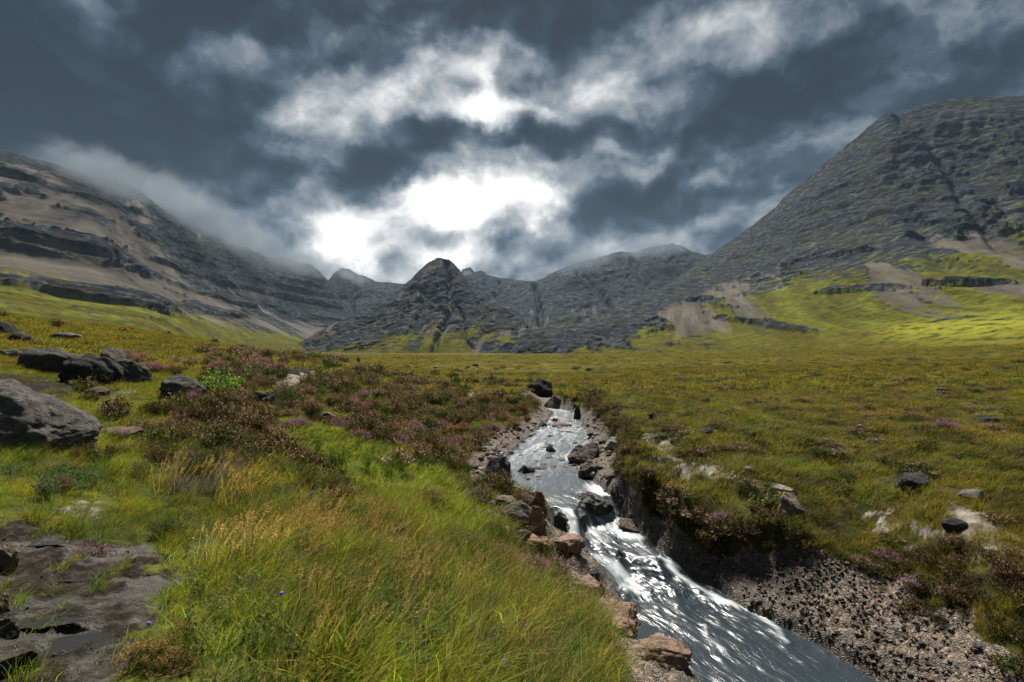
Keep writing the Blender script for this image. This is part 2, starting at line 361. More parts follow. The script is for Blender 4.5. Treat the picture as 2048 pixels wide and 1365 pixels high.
gm, g = mat('ground')
pos = g.n('NewGeometry').outputs['Position']
zs = g.n('SeparateXYZ', {0: g.at('zone').outputs['Vector']})
cv = g.at('cover').outputs['Vector']; we = g.at('wet').outputs['Fac']
a1 = g.noise(pos, 9, 6, .65); a2 = g.noise(pos, 1.1, 6, .65); a3 = g.noise(pos, .12, 8, .7); a4 = g.noise(pos, 40, 3, .6)
str_ = g.noise(g.vm('MULTIPLY', pos, (.5, 1.6, 1)), .35, 8, .72)
veg = g.mix(g.mr(a1, .35, .7), g.vm('MULTIPLY', cv, (.55, .55, .55)), g.vm('MULTIPLY', cv, (1.15, 1.1, 1.0)))
veg = g.mix(g.mr(str_, .52, .68, 0, .65), veg, C4((.040, .040, .016)))
veg = g.mix(g.mr(g.noise(g.vm('MULTIPLY', pos, (.6, 1.5, 1)), .9, 7, .75), .60, .72, 0, .5), veg, C4((.24, .19, .055)))
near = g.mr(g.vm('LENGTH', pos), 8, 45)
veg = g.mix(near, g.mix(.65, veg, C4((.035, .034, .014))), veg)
vor = g.n('TexVoronoi', {'Vector': g.vm('ADD', g.vm('MULTIPLY', pos, (1, 1, 1.6)), g.vm('MULTIPLY', g.noise(pos, 3, 3, .5, out=1), (.35, .35, .35))), 'Scale': 19.0, 'Randomness': 1.0}, feature='DISTANCE_TO_EDGE')
vcl = g.n('TexVoronoi', {'Vector': g.vm('ADD', g.vm('MULTIPLY', pos, (1, 1, 1.6)), g.vm('MULTIPLY', g.noise(pos, 3, 3, .5, out=1), (.35, .35, .35))), 'Scale': 19.0, 'Randomness': 1.0})
vs_ = g.n('SeparateColor', {0: vcl.outputs['Color']}).outputs[0]
rc = g.ramp(g.m('ADD', g.m('MULTIPLY', a1, .6), g.m('MULTIPLY', vs_, .4)), [(.2, (.05, .046, .048)), (.40, (.16, .135, .12)), (.52, (.25, .20, .155)), (.66, (.35, .29, .235)), (.8, (.30, .19, .11))])
rc = g.mix(g.mr(g.noise(pos, 2.2, 6, .65), .50, .64, 0, .7), rc, C4((.050, .052, .058)))
rc = g.mix(g.mr(vor.outputs[0], .0, .10, .55, 0), rc, C4((.02, .02, .02)))
rc = g.mix(g.mr(a4, .62, .72, 0, .5), rc, C4((.5, .47, .42)))
mudc = g.ramp(a1, [(.3, (.008, .007, .006)), (.5, (.026, .021, .017)), (.66, (.070, .058, .047)), (.8, (.05, .05, .02))])
mudc = g.mix(g.mr(a4, .55, .7, 0, .4), mudc, C4((.06, .055, .05)))
palec = g.ramp(g.noise(pos, 5, 6, .7), [(.3, (.10, .085, .07)), (.5, (.27, .24, .205)), (.7, (.46, .43, .39))])
palec = g.mix(g.mr(g.noise(pos, 2.5, 6, .7), .48, .58, 0, .85), palec, C4((.075, .06, .03)))
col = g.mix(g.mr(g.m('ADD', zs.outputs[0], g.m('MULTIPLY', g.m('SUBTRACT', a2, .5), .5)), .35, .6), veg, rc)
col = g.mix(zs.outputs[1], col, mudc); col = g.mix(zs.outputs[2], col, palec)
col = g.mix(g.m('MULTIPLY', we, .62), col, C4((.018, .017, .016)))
wetm = g.m('MAXIMUM', we, g.m('MULTIPLY', zs.outputs[1], g.m('MULTIPLY', g.mr(g.noise(pos, 1.8, 5, .65), .46, .58), g.mr(g.vm('LENGTH', pos), 8.5, 6.5))))
rough = g.mr(wetm, 0, 1, .95, .55, 'LINEAR')
hh = g.m('ADD', g.m('MULTIPLY', a1, .5), g.m('ADD', g.m('MULTIPLY', a4, g.m('ADD', .15, g.m('MULTIPLY', zs.outputs[1], .5))), g.m('MULTIPLY', g.mr(vor.outputs[0], 0, .25), g.m('MULTIPLY', zs.outputs[0], .35))))
bp = g.bump(hh, .8, .06)
bp = g.bump(str_, g.mr(g.vm('LENGTH', pos), 20, 200, 0, .9), 2.0, bp)
pb = g.n('BsdfPrincipled', {'Base Color': col, 'Roughness': rough, 'Normal': bp, 'Specular IOR Level': g.mr(wetm, 0, 1, .06, .36, 'LINEAR')})
g.n('OutputMaterial', {'Surface': pb.outputs[0]})

Fq = gridfaces(NR, NC)
kf = np.max(kind_v[Fq[:, :2]], 1)
for k, nm in ((0, 'ground'), (1, 'mud'), (2, 'path'), (3, 'rock_bank'), (4, 'riverbed')):
    f = Fq[kf == k]; u, inv = np.unique(f, return_inverse=True)
    me = mesh_np(nm, V[u], inv.reshape(f.shape), {'zone': zn[u], 'cover': covc[u], 'wet': wet[u]})
    obj(nm, me, gm, kind='structure')

# ------------------------------------------------------------------ mountains
def crv(pts, px):
    a = np.array(pts, float); return np.interp(px, a[:, 0], a[:, 1]), np.interp(px, a[:, 0], a[:, 2])
def smooth1(a, n):
    k = np.hanning(n+2)[1:-1]; k /= k.sum(); p = np.pad(a, n//2, mode='edge'); return np.convolve(p, k, 'valid')[:len(a)]
def loft(name, px0, px1, nu, nv, curves, vs_, amp, seed, skew, style, label_cover, notch=(), gw=.75):
    px = np.linspace(px0, px1, nu); K = len(curves); P = []
    for i, c_ in enumerate(curves):
        py, d = crv(c_, px)
        n = 3 if i == K-1 else 61
        if n > 3: py = smooth1(py, n); 
        d = smooth1(d, 81)
        P.append(np.stack([(px-1024)/1024*d, d, (700-py)/1024*d], 1))
    last = P[-1].copy(); drop = last*np.array([1.22, 1.22, 1]); drop[:, 2] = last[:, 2]*.35-40
    P.append(drop)
    vv = list(vs_)+[1.12]
    t = np.r_[np.linspace(0, 1, nv), np.linspace(1.01, 1.12, 10)]
    A_ = np.stack(P)                       # K+1, nu, 3
    out = np.empty((len(t), nu, 3))
    for j in range(nu if False else 3):
        pass
    # smooth (Catmull-like) interpolation over v
    vv = np.array(vv)
    m = np.zeros_like(A_)
    for i in range(K+1):
        if i == 0: m[i] = (A_[1]-A_[0])/(vv[1]-vv[0])
        elif i >= K-1: m[i] = (A_[i]-A_[i-1])/(vv[i]-vv[i-1])
        else: m[i] = .5*((A_[i+1]-A_[i])/(vv[i+1]-vv[i])+(A_[i]-A_[i-1])/(vv[i]-vv[i-1]))
    for r_, tv in enumerate(t):
        i = min(np.searchsorted(vv, tv, 'right')-1, K-1); h = vv[i+1]-vv[i]; s = (tv-vv[i])/h
        if i == K-1: out[r_] = A_[i]*(1-s)+A_[i+1]*s
        else:
            out[r_] = (2*s**3-3*s**2+1)*A_[i]+(s**3-2*s**2+s)*h*m[i]+(-2*s**3+3*s**2)*A_[i+1]+(s**3-s**2)*h*m[i+1]
    X, Y, Z = out[..., 0], out[..., 1], out[..., 2]
    T = np.repeat(t[:, None], nu, 1)
    s = X-.15*Y; q_ = Z*1.5
    sk = s+skew*q_
    gul = ridged(sk/(amp*5.5), q_/(amp*22), 4, seed, .55)
    crag = fbm(s/(amp*4.3)+.3*gul, (q_-style*s)/(amp*2.7)+.2*gul, 6, seed+10, .58)
    fine = ridged(s/(amp*1.8)+.3*crag, (q_-style*s)/(amp*1.3), 5, seed+20, .6)
    big = fbm(s/(amp*16), q_/(amp*14), 3, seed+30)
    rk_, gr, sc = label_cover(px[None, :]+0*T, T, gul, crag, fine, big, s, q_, sk)
    w = np.clip(T*6, 0, 1)*np.where(T > 1, .4, 1)*(1-.85*sm((T-.82)/.18))
    jnt = ridged((s+.8*q_)/(amp*7), (q_-.8*s)/(amp*3.5), 5, seed+60, .6)+ridged((s-.9*q_)/(amp*9)+4, (q_+.9*s)/(amp*4), 4, seed+70, .6)
    D = amp*w*(.9*big+.36*jnt*(.2+.8*rk_)+gw*gul*(.35+.65*rk_)+.60*crag*(.60+.40*rk_)+.28*fine*(.25+.75*rk_))
    for line, wd_, dp in notch:
        l_ = np.array(line, float); lx = np.interp(T, l_[:, 0], l_[:, 1])+6*pn(T*9, T*0+seed, 3); e_ = sm((T-l_[0, 0])/.08)*sm((l_[-1, 0]-T)/.05+.3)
        D = D-dp*amp*e_*np.exp(-((px[None, :]-lx)/wd_)**2)
    dx, dy = -X/np.hypot(X, Y), -Y/np.hypot(X, Y)
    X = X+dx*D*.75; Y = Y+dy*D*.75; Z = Z+D*.5
    jag = np.clip((T-.8)/.2, 0, 1)*amp*.16
    Z = Z+jag*ridged(s/(amp*1.2), s*0+seed, 4, seed+40, .6)
    # keep the ridge line where it was drawn
    V = np.stack([X, Y, Z], -1).reshape(-1, 3)
    sun_patch = np.exp(-((T-.085)/.05)**2)*sm((px[None, :]-1690)/160)*(name == 'right_mountain')  # mask of a sunlit patch painted low on the right slope
    me = mesh_np(name, V, gridfaces(len(t), nu), {'sun_patch': sun_patch.ravel(), 'kinds': np.stack([rk_, gr, sc], -1).reshape(-1, 3),
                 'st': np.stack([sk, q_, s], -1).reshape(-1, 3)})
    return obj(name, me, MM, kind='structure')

MM, g = mat('mountain')
pos = g.n('NewGeometry').outputs['Position']; nrm = g.n('SeparateXYZ', {0: g.n('NewGeometry').outputs['Normal']}).outputs[2]
ks = g.n('SeparateXYZ', {0: g.at('kinds').outputs['Vector']}); st = g.at('st').outputs['Vector']
stk = g.noise(g.vm('MULTIPLY', st, (1, .16, 0)), .05, 8, .68)
b1 = g.noise(pos, .02, 9, .68); b2 = g.noise(pos, .09, 8, .7); b3 = g.noise(g.vm('MULTIPLY', pos, (1, 1, 3)), .05, 10, .72)
rockc = g.ramp(b3, [(.3, (.014, .018, .024)), (.43, (.034, .042, .052)), (.53, (.070, .080, .092)), (.62, (.15, .16, .175)), (.74, (.36, .38, .40))])
rockc = g.mix(g.mr(b1, .46, .62, 0, .55), rockc, C4((.085, .074, .046)))
screec = g.ramp(stk, [(.3, (.046, .042, .038)), (.5, (.095, .085, .075)), (.7, (.175, .158, .142))])
grassc = g.ramp(g.m('ADD', g.m('MULTIPLY', stk, .5), g.m('MULTIPLY', b2, .5)), [(.34, (.018, .020, .007)), (.44, (.054, .056, .010)), (.52, (.098, .108, .017)), (.62, (.180, .182, .034))])
grassc = g.mix(g.mr(b1, .47, .62, 0, .65), grassc, C4((.085, .062, .018)))
nz = g.m('SUBTRACT', g.m('ADD', g.m('MULTIPLY', b2, .5), g.m('MULTIPLY', b3, .5)), .5)
mg = g.mr(g.m('ADD', ks.outputs[1], g.m('MULTIPLY', nz, 4.0)), .36, .60)
ms = g.mr(g.m('ADD', ks.outputs[2], g.m('ADD', g.m('MULTIPLY', nz, 1.5), g.m('MULTIPLY', g.m('SUBTRACT', stk, .5), 2.6))), .36, .62)
zz_ = g.n('SeparateXYZ', {0: pos}).outputs[2]
lowg = g.mr(g.m('ADD', zz_, g.m('MULTIPLY', g.m('SUBTRACT', b1, .5), 60)), 26, -2, 0, .8)
grassc = g.mix(lowg, grassc, g.ramp(b2, [(.3, (.035, .036, .010)), (.5, (.085, .076, .014)), (.7, (.135, .110, .018))]))
col = g.mix(ms, rockc, screec); col = g.mix(mg, col, grassc)
sunlit_col = g.mix(g.m('MULTIPLY', g.at('sun_patch').outputs['Fac'], g.mr(b2, .38, .55)), col, C4((.24, .245, .032)))  # patch of sun put into the slope colour as brighter yellow-green
col = sunlit_col
hsh = g.m('MULTIPLY', g.m('SUBTRACT', 1.0, g.m('MAXIMUM', mg, ms)), 1.0)
bp = g.bump(g.m('ADD', b3, g.m('MULTIPLY', b2, .5)), g.mr(hsh, 0, 1, .25, 1.0), 14.0)
pb = g.n('BsdfPrincipled', {'Base Color': col, 'Roughness': 1.0, 'Normal': bp, 'Specular IOR Level': .0})
g.n('OutputMaterial', {'Surface': pb.outputs[0]})

def cov_back(px, T, gul, crag, fine, big, s, q_, sk):
    sc = .6*sm((.45-T+.3*gul)/.3); gr = .5*sm((.40-T+.4*crag)/.4); return 1-.5*gr, gr, sc*(1-sm(crag*5))
loft('back_ridge', 560, 1600, 520, 110, [
    [(560, 706, 1600), (1600, 706, 1700)], [(560, 665, 1950), (800, 660, 1950), (1100, 640, 1950), (1300, 610, 1950), (1600, 620, 1950)],
    [(560, 600, 2500), (600, 590, 2500), (655, 566, 2500), (668, 548, 2500), (683, 538, 2500), (700, 541, 2500), (712, 549, 2500), (730, 555, 2500), (745, 562, 2500), (760, 567, 2500), (780, 567, 2500), (800, 570, 2500),
     (870, 575, 2500), (915, 556, 2500), (926, 541, 2500), (940, 537, 2500), (948, 545, 2500), (965, 544, 2500), (975, 552, 2500), (1000, 558, 2500), (1040, 563, 2500), (1070, 565, 2500), (1085, 560, 2500), (1110, 545, 2500),
     (1150, 529, 2500), (1200, 516, 2500), (1240, 505, 2500), (1270, 507, 2500), (1300, 496, 2500), (1345, 489, 2500), (1365, 495, 2500), (1385, 506, 2500), (1410, 512, 2500), (1440, 508, 2500), (1500, 480, 2500), (1600, 460, 2500)]],
    [0, .35, 1], 34, 300, .1, .25, cov_back, [([(.2, 1080), (.5, 1078), (.95, 1068)], 5, 1.6), ([(.2, 985), (.6, 990), (.95, 1000)], 5, .8), ([(.2, 1240), (.5, 1200), (.9, 1150)], 7, .9), ([(.2, 1320), (.5, 1290), (.95, 1262)], 7, .9), ([(.2, 700), (.6, 705), (.95, 712)], 5, .8)], gw=.35)
def cov_left(px, T, gul, crag, fine, big, s, q_, sk):
    cl = sm((crag+.25*(fine-.2)-.11-.16*sm((.36-T)/.3)*sm((620-px)/100))*3.4)                       # bare crags in level bands
    g1 = sm((.66-T+.35*big-.0004*(px-200)+.3*gul)/.55)
    sc = sm((.24+1.3*fbm(sk/120, q_/700, 3, 77)+.3*gul)/.5)*sm((1.0-T)/.4)*(1-.5*sm((.42-T+.3*big)/.2))
    sc = np.maximum(sc, .55*sm((px-480)/150)*sm((1.0-T)/.4))
    gr = g1*(1-.7*sc)*(1-.5*sm((px-380)/200)*sm(T/.4))
    gr = np.maximum(gr, .95*sm((.30-T+.3*big)/.16))
    return np.clip(.15+cl, 0, 1), gr*(1-.85*cl)*.8, (.1+sc*.8)*(1-cl)
loft('left_mountain', -900, 722, 760, 230, [
    [(-900, 705, 300), (0, 700, 330), (300, 706, 420), (540, 712, 800), (640, 713, 1000), (722, 715, 1300)],
    [(-900, 600, 420), (0, 575, 480), (300, 620, 650), (540, 668, 1000), (640, 682, 1300), (722, 690, 1600)],
    [(-900, 380, 600), (0, 430, 700), (200, 470, 800), (400, 555, 1100), (540, 600, 1400), (640, 622, 1700), (722, 668, 1800)],
    [(-900, 180, 800), (-300, 240, 850), (0, 303, 900), (50, 318, 950), (100, 328, 1000), (150, 345, 1050), (200, 362, 1100), (240, 368, 1150), (280, 385, 1200), (310, 408, 1250), (340, 430, 1300), (400, 460, 1400), (450, 482, 1500), (500, 500, 1600),
     (540, 520, 1650), (565, 516, 1700), (600, 528, 1750), (620, 530, 1800), (640, 545, 1850), (655, 562, 1880), (668, 580, 1900), (700, 630, 1950), (722, 660, 2000)]],
    [0, .22, .6, 1], 22, 100, .85, -.12, cov_left)
def cov_right(px, T, gul, crag, fine, big, s, q_, sk):
    lim = np.interp(px, [1100, 1300, 1450, 1600, 1750, 1900, 2048, 2400], [.25, .42, .52, .54, .52, .52, .58, .6])
    cl = sm((crag+.30*(fine-.2)-.12-.16*sm((lim-T)/.3)+.30*sm((1360-px)/200))*5)
    cl = cl*np.where(T < lim, sm(.45+2.6*fbm(s/38, q_/16, 4, 79)), 1)
    gr = sm((lim-T+.22*crag+.10*big)/.22)
    band = np.exp(-((T-lim-.0)/.09)**2)
    sc = band*sm(.2+gul)*sm((1750-px)/200)+.9*sm((fbm(sk/55, q_/260, 3, 78)-.10)*7)*sm((lim+.05-T)/.2)*sm((T-.06)/.1)
    gr = np.maximum(gr*(1-.75*sc)*(1-.85*cl), .34*sm(T/.3)*sm(.5-2*crag))
    return np.clip(.2+cl+.8*sm((T-lim)/.1), 0, 1), gr*.9, sc*(1-cl)
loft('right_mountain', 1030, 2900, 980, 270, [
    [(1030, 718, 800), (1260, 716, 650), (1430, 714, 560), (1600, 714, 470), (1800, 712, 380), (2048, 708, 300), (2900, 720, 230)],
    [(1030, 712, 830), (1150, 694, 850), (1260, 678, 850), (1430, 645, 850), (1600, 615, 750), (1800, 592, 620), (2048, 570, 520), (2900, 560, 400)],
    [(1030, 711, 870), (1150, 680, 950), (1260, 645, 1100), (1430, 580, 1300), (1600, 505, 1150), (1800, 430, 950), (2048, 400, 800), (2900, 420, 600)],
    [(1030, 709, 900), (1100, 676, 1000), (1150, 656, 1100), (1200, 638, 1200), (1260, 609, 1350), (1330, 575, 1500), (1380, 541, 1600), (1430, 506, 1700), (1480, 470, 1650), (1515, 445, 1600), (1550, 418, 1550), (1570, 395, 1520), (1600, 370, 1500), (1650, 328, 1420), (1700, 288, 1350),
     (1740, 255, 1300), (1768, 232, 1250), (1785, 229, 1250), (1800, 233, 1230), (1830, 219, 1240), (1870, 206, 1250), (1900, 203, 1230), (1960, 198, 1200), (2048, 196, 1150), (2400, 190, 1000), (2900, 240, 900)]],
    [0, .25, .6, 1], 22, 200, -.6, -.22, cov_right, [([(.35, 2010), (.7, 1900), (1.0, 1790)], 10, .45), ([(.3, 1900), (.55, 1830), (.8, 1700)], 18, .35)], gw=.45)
def cov_peak(px, T, gul, crag, fine, big, s, q_, sk):
    gr = .95*sm((.44-T+.45*crag+.15*big)/.16)+.30*sm((T-.5)/.2)*sm(.3+crag)
    sc = .6*sm((gul-.3)/.3)*sm((.35-T)/.2)
    gr = gr*(1-.7*sm((crag-.05)*6)); sc = np.maximum(sc, .42*sm(.6-2.2*crag))
    return np.clip(1-gr*.7, 0, 1), np.clip(gr, 0, 1), sc
loft('pointed_peak', 556, 1125, 460, 200, [
    [(556, 718, 990), (700, 718, 900), (880, 718, 850), (1000, 718, 840), (1125, 718, 900)],
    [(556, 716, 1010), (640, 694, 1030), (700, 678, 1030), (760, 662, 1050), (800, 650, 1060), (860, 625, 1100), (890, 620, 1100), (930, 634, 1080), (990, 654, 1020), (1020, 662, 1000), (1125, 716, 920)],
    [(556, 714, 1030), (590, 694, 1060), (640, 664, 1120), (700, 632, 1160), (740, 612, 1180), (775, 600, 1210), (800, 583, 1240), (815, 566, 1260), (830, 552, 1280), (845, 536, 1290), (860, 525, 1300), (875, 518, 1300), (890, 518, 1300), (898, 521, 1300), (905, 527, 1300), (918, 541, 1290), (930, 556, 1280),
     (940, 572, 1260), (955, 584, 1240), (990, 602, 1200), (1020, 617, 1150), (1050, 640, 1080), (1085, 682, 1000), (1125, 714, 930)]],
    [0, .5, 1], 17, 400, .1, .18, cov_peak, [([(.0, 862), (.25, 878), (.5, 902), (.75, 899), (1.0, 889)], 6, 1.3), ([(.05, 952), (.25, 925), (.45, 928), (.6, 912)], 4, .6), ([(.2, 795), (.5, 838), (.8, 860)], 6, .4)], gw=.32)
def cov_knoll(px, T, gul, crag, fine, big, s, q_, sk):
    gr = sm((.30-T+.35*crag)/.15)*.9+.35*sm(-crag*3); return np.clip(1-gr*.7, 0, 1), gr, 0*gr
loft('rocky_knoll', 1015, 1360, 260, 80, [
    [(1015, 718, 800), (1360, 716, 760)], [(1015, 716, 830), (1045, 696, 840), (1100, 690, 840), (1200, 684, 850), (1360, 676, 900)],
    [(1015, 712, 860), (1035, 690, 880), (1045, 672, 900), (1062, 661, 920), (1100, 655, 930), (1150, 656, 950), (1180, 650, 960), (1230, 641, 980), (1290, 640, 1000), (1360, 640, 1040)]],
    [0, .5, 1], 10, 500, .3, .1, cov_knoll)

# ------------------------------------------------------------------ water
wy = np.r_[np.linspace(3.2, 12.6, 520), np.linspace(12.65, 29.0, 240)]; wt = np.linspace(-.03, 1.03, 110)
xl, xr, _ = stream(0*wy, wy)
Yw = np.repeat(wy[:, None], len(wt), 1); Xw = xl[:, None]+(xr-xl)[:, None]*wt
_, _, Zw = stream(Xw, Yw)
dz = np.gradient(Zw, wy, axis=0)
bed = terrain(Xw, Yw)
fall = sm((dz-.10)/.38)
# foam carried downstream of every drop
dec = fall.copy(); L = 1.1
for i in range(len(wy)-2, -1, -1):
    dec[i] = np.maximum(fall[i], dec[i+1]*math.exp(-(wy[i+1]-wy[i])/L))
riff = (.36+.26*sm((wy-13.5)/3))[:, None]*sm((wy-12.0)/.5)[:, None]
fs = Xw-(xl+xr)[:, None]/2; fl = Yw
chute = .35+.65*sm(.5+1.6*pn(fs*1.6+3, fl*.45, 61))
foam = dec*chute*.50+riff+.12*pn(fs*1.3, fl*.4, 62)
for pts, wd_, st_ in [([(1128, 1045), (1145, 1075), (1160, 1098)], .10, .8), ([(1195, 980), (1222, 1015), (1245, 1045), (1262, 1062)], .30, .95), ([(1175, 1050), (1200, 1085)], .18, .9), ([(1240, 1050), (1275, 1075), (1290, 1100)], .09, .6),
    ([(1200, 1142), (1232, 1152), (1262, 1175)], .22, .85), ([(1275, 1112), (1330, 1112), (1372, 1124)], .07, .75), ([(1345, 1142), (1400, 1172), (1440, 1198), (1500, 1215), (1545, 1250), (1572, 1278)], .10, .95), ([(1405, 1195), (1455, 1205), (1500, 1235)], .05, .6),
    ([(1415, 1252), (1425, 1284), (1452, 1306)], .05, .8), ([(1300, 1172), (1350, 1190), (1400, 1196)], .05, .5), ([(1480, 1285), (1540, 1330), (1600, 1365)], .04, .45)]:
    P_ = np.array(pts, float); zw_ = np.interp(P_[:, 1], [970, 1008, 1066, 1116, 1145, 1200, 1250, 1365], [-3.5, -3.56, -4.0, -4.14, -4.34, -4.45, -4.5, -4.6]); yy_ = -zw_*1024/(P_[:, 1]-700); xx_ = (P_[:, 0]-1024)/1024*yy_
    wx = Xw+.10*pn(Xw*2, Yw*1.2, 66); wyy = Yw+.15*pn(Xw*2, Yw*1.2, 67); best = np.full(Xw.shape, 9.0)
    for k in range(len(P_)-1):
        ax, ay, bx, by = xx_[k], yy_[k], xx_[k+1], yy_[k+1]; L2 = (bx-ax)**2+(by-ay)**2
        t_ = np.clip(((wx-ax)*(bx-ax)+(wyy-ay)*(by-ay))/L2, 0, 1); best = np.minimum(best, np.hypot(wx-ax-t_*(bx-ax), wyy-ay-t_*(by-ay)))
    foam = foam+.78*st_*np.exp(-(best/wd_/1.3)**2)
foam = np.clip(foam, 0, 1.1)
Zw = Zw+.012*fbm(fs*2.4, fl*.9, 3, 63)+.012*ridged(fs*5, fl*1.6, 2, 64)*(.3+dec)+.05*dec*fbm(fs*4, fl*3, 3, 65)+.02*np.clip(foam, 0, 1)
me = mesh_np('stream_water', np.stack([Xw, Yw, Zw], -1).reshape(-1, 3), gridfaces(len(wy), len(wt)), {'foam': foam.ravel(), 'flow': np.stack([fs, fl, dec], -1).reshape(-1, 3)})
wm, g = mat('water')
fl_ = g.at('flow').outputs['Vector']; fo = g.at('foam').outputs['Fac']
fw = g.vm('ADD', g.vm('MULTIPLY', fl_, (1, 1, 0)), g.vm('MULTIPLY', g.noise(fl_, 1.3, 2, .5, out=1), (.35, .35, 0)))
s1 = g.noise(g.vm('MULTIPLY', fw, (8, .75, 0)), 1.0, 5, .62, .6); s2 = g.noise(g.vm('MULTIPLY', fw, (2.4, .55, 0)), 1.0, 5, .6, .8); s3 = g.noise(g.vm('MULTIPLY', fw, (24, 2.4, 0)), 1.0, 3, .6)
ff = g.m('ADD', fo, g.m('ADD', g.m('MULTIPLY', g.m('SUBTRACT', s1, .5), 1.05), g.m('MULTIPLY', g.m('SUBTRACT', s2, .5), .8)))
s4 = g.noise(g.vm('MULTIPLY', fw, (1.5, .8, 0)), 1.0, 3, .6, 1.0)
lace = g.m('MULTIPLY', g.mr(g.m('ABSOLUTE', g.m('SUBTRACT', s4, .5)), .028, .0, 0, 1), g.m('MULTIPLY', g.mr(s1, .45, .62, 0, .35), g.mr(fo, .05, .4)))
fmask = g.m('MAXIMUM', g.mr(ff, .48, 1.15, 0, 1.0), lace)
bp = g.bump(g.m('ADD', g.m('ADD', s1, g.m('MULTIPLY', s2, 1.2)), g.m('MULTIPLY', s3, .25)), .45, .03)
fr = g.n('Fresnel', {'IOR': 1.33, 'Normal': bp}).outputs[0]
gl = g.n('BsdfGlossy', {'Color': (.95, .97, 1, 1), 'Roughness': .24, 'Normal': bp})
tr = g.n('BsdfTransparent', {'Color': (.30, .27, .22, 1)})
body = g.n('BsdfDiffuse', {'Color': (.040, .062, .082, 1), 'Normal': bp})
under = g.n('MixShader', {0: .5, 1: tr.outputs[0], 2: body.outputs[0]})
wat = g.n('MixShader', {0: g.m('MULTIPLY', fr, 1.25, clamp=True), 1: under.outputs[0], 2: gl.outputs[0]})
fd = g.n('BsdfPrincipled', {'Base Color': (.52, .56, .60, 1), 'Roughness': .5, 'Normal': bp})
out = g.n('MixShader', {0: fmask, 1: wat.outputs[0], 2: fd.outputs[0]})
g.n('OutputMaterial', {'Surface': out.outputs[0]})
obj('stream_water', me, wm, kind='structure')
# ------------------------------------------------------------------ stone material and shapes
def n3(v, f, seed):
    x, y, z = v[:, 0]*f, v[:, 1]*f, v[:, 2]*f
    return (pn(x+.37*z, y-.51*z, seed)+pn(y+.3*x, z+.21*x, seed+1)+pn(z-.4*y, x+.33*y, seed+2))/1.8
_ico = {}
def ico(sub):
    if sub not in _ico:
        bm = bmesh.new(); bmesh.ops.create_icosphere(bm, subdivisions=sub, radius=1)
        _ico[sub] = (np.array([v_.co[:] for v_ in bm.verts]), np.array([[v_.index for v_ in f.verts] for f in bm.faces])); bm.free()
    return _ico[sub]
def rock_mesh(name, sub, seed, sc=(1, 1, .75), cuts=9, rough=.10, lo=.62, strata=0.0, taper=None):
    v, F = ico(sub); v = v.copy(); r = np.random.default_rng(seed)
    v *= (1+.16*n3(v, 1.1, seed))[:, None]
    for i in range(cuts):
        n = r.normal(size=3); n /= np.linalg.norm(n); o = r.uniform(lo, .95); d = v@n-o
        v -= np.where(d > 0, d*.97, 0)[:, None]*n
    v *= (1+rough*(n3(v, 2.6, seed+5)+.5*n3(v, 6, seed+9)+.28*n3(v, 14, seed+13)))[:, None]
    if strata: v[:, :] *= (1+strata*np.sin(v[:, 2:3]*9+3*n3(v, 1.5, seed+3)[:, None]))
    if taper: v[:, 2] *= np.interp(v[:, 0], *taper)
    v *= np.array(sc)
    return mesh_np(name, v, F)
SM_, g = mat('stone')
oc = g.n('TexCoord').outputs['Object']; pos = g.n('NewGeometry').outputs['Position']
ti = g.at('tint', 'INSTANCER').outputs['Vector']
c1 = g.noise(pos, 7, 8, .68); c2 = g.noise(pos, 45, 4, .65); c3 = g.noise(g.vm('MULTIPLY', pos, (1, 1, 3)), 3.0, 6, .65)
rv = g.n('ObjectInfo').outputs['Random']
colr = g.vm('MULTIPLY', ti, (1, 1, 1))
k1 = g.mr(c1, .3, .72, .45, 1.45, 'LINEAR'); colr = g.vm('SCALE', colr); colr.node.inputs['Scale'].default_value = 1; g.nt.links.new(k1, colr.node.inputs['Scale'])
colr = g.mix(g.mr(c3, .55, .68, 0, .6), colr, C4((.025, .025, .027)))
colr = g.mix(g.mr(c2, .64, .70, 0, .55), colr, C4((.48, .46, .42)))
mossm = g.m('MULTIPLY', g.mr(g.n('SeparateXYZ', {0: g.n('NewGeometry').outputs['Normal']}).outputs[2], .5, .95), g.mr(g.noise(pos, 4, 5, .7), .56, .66, 0, .8))
lich = g.m('MULTIPLY', g.mr(g.noise(pos, 16, 6, .7), .60, .66, 0, .7), g.mr(g.noise(pos, 1.7, 3), .48, .6))
colr = g.mix(lich, colr, C4((.36, .36, .33)))
crk = g.n('TexVoronoi', {'Vector': g.vm('ADD', pos, g.vm('MULTIPLY', g.noise(pos, 2.5, 4, .6, out=1), (.5, .5, .5))), 'Scale': 1.8}, feature='DISTANCE_TO_EDGE').outputs[0]
colr = g.mix(g.mr(crk, .012, .0, 0, .7), colr, C4((.01, .01, .01)))
colr = g.mix(mossm, colr, C4((.09, .085, .025)))
bp = g.bump(g.m('ADD', c1, g.m('ADD', g.m('MULTIPLY', c2, .25), g.m('MULTIPLY', c3, .6))), .9, .05)
wt_ = g.at('wetness', 'INSTANCER').outputs['Fac']
bp = g.bump(g.noise(pos, 2.2, 7, .7), .8, .25, bp)
pb = g.n('BsdfPrincipled', {'Base Color': colr, 'Roughness': g.mr(wt_, 0, 1, .95, .38, 'LINEAR'), 'Normal': bp, 'Specular IOR Level': g.mr(wt_, 0, 1, .08, .5, 'LINEAR')})
g.n('OutputMaterial', {'Surface': pb.outputs[0]})

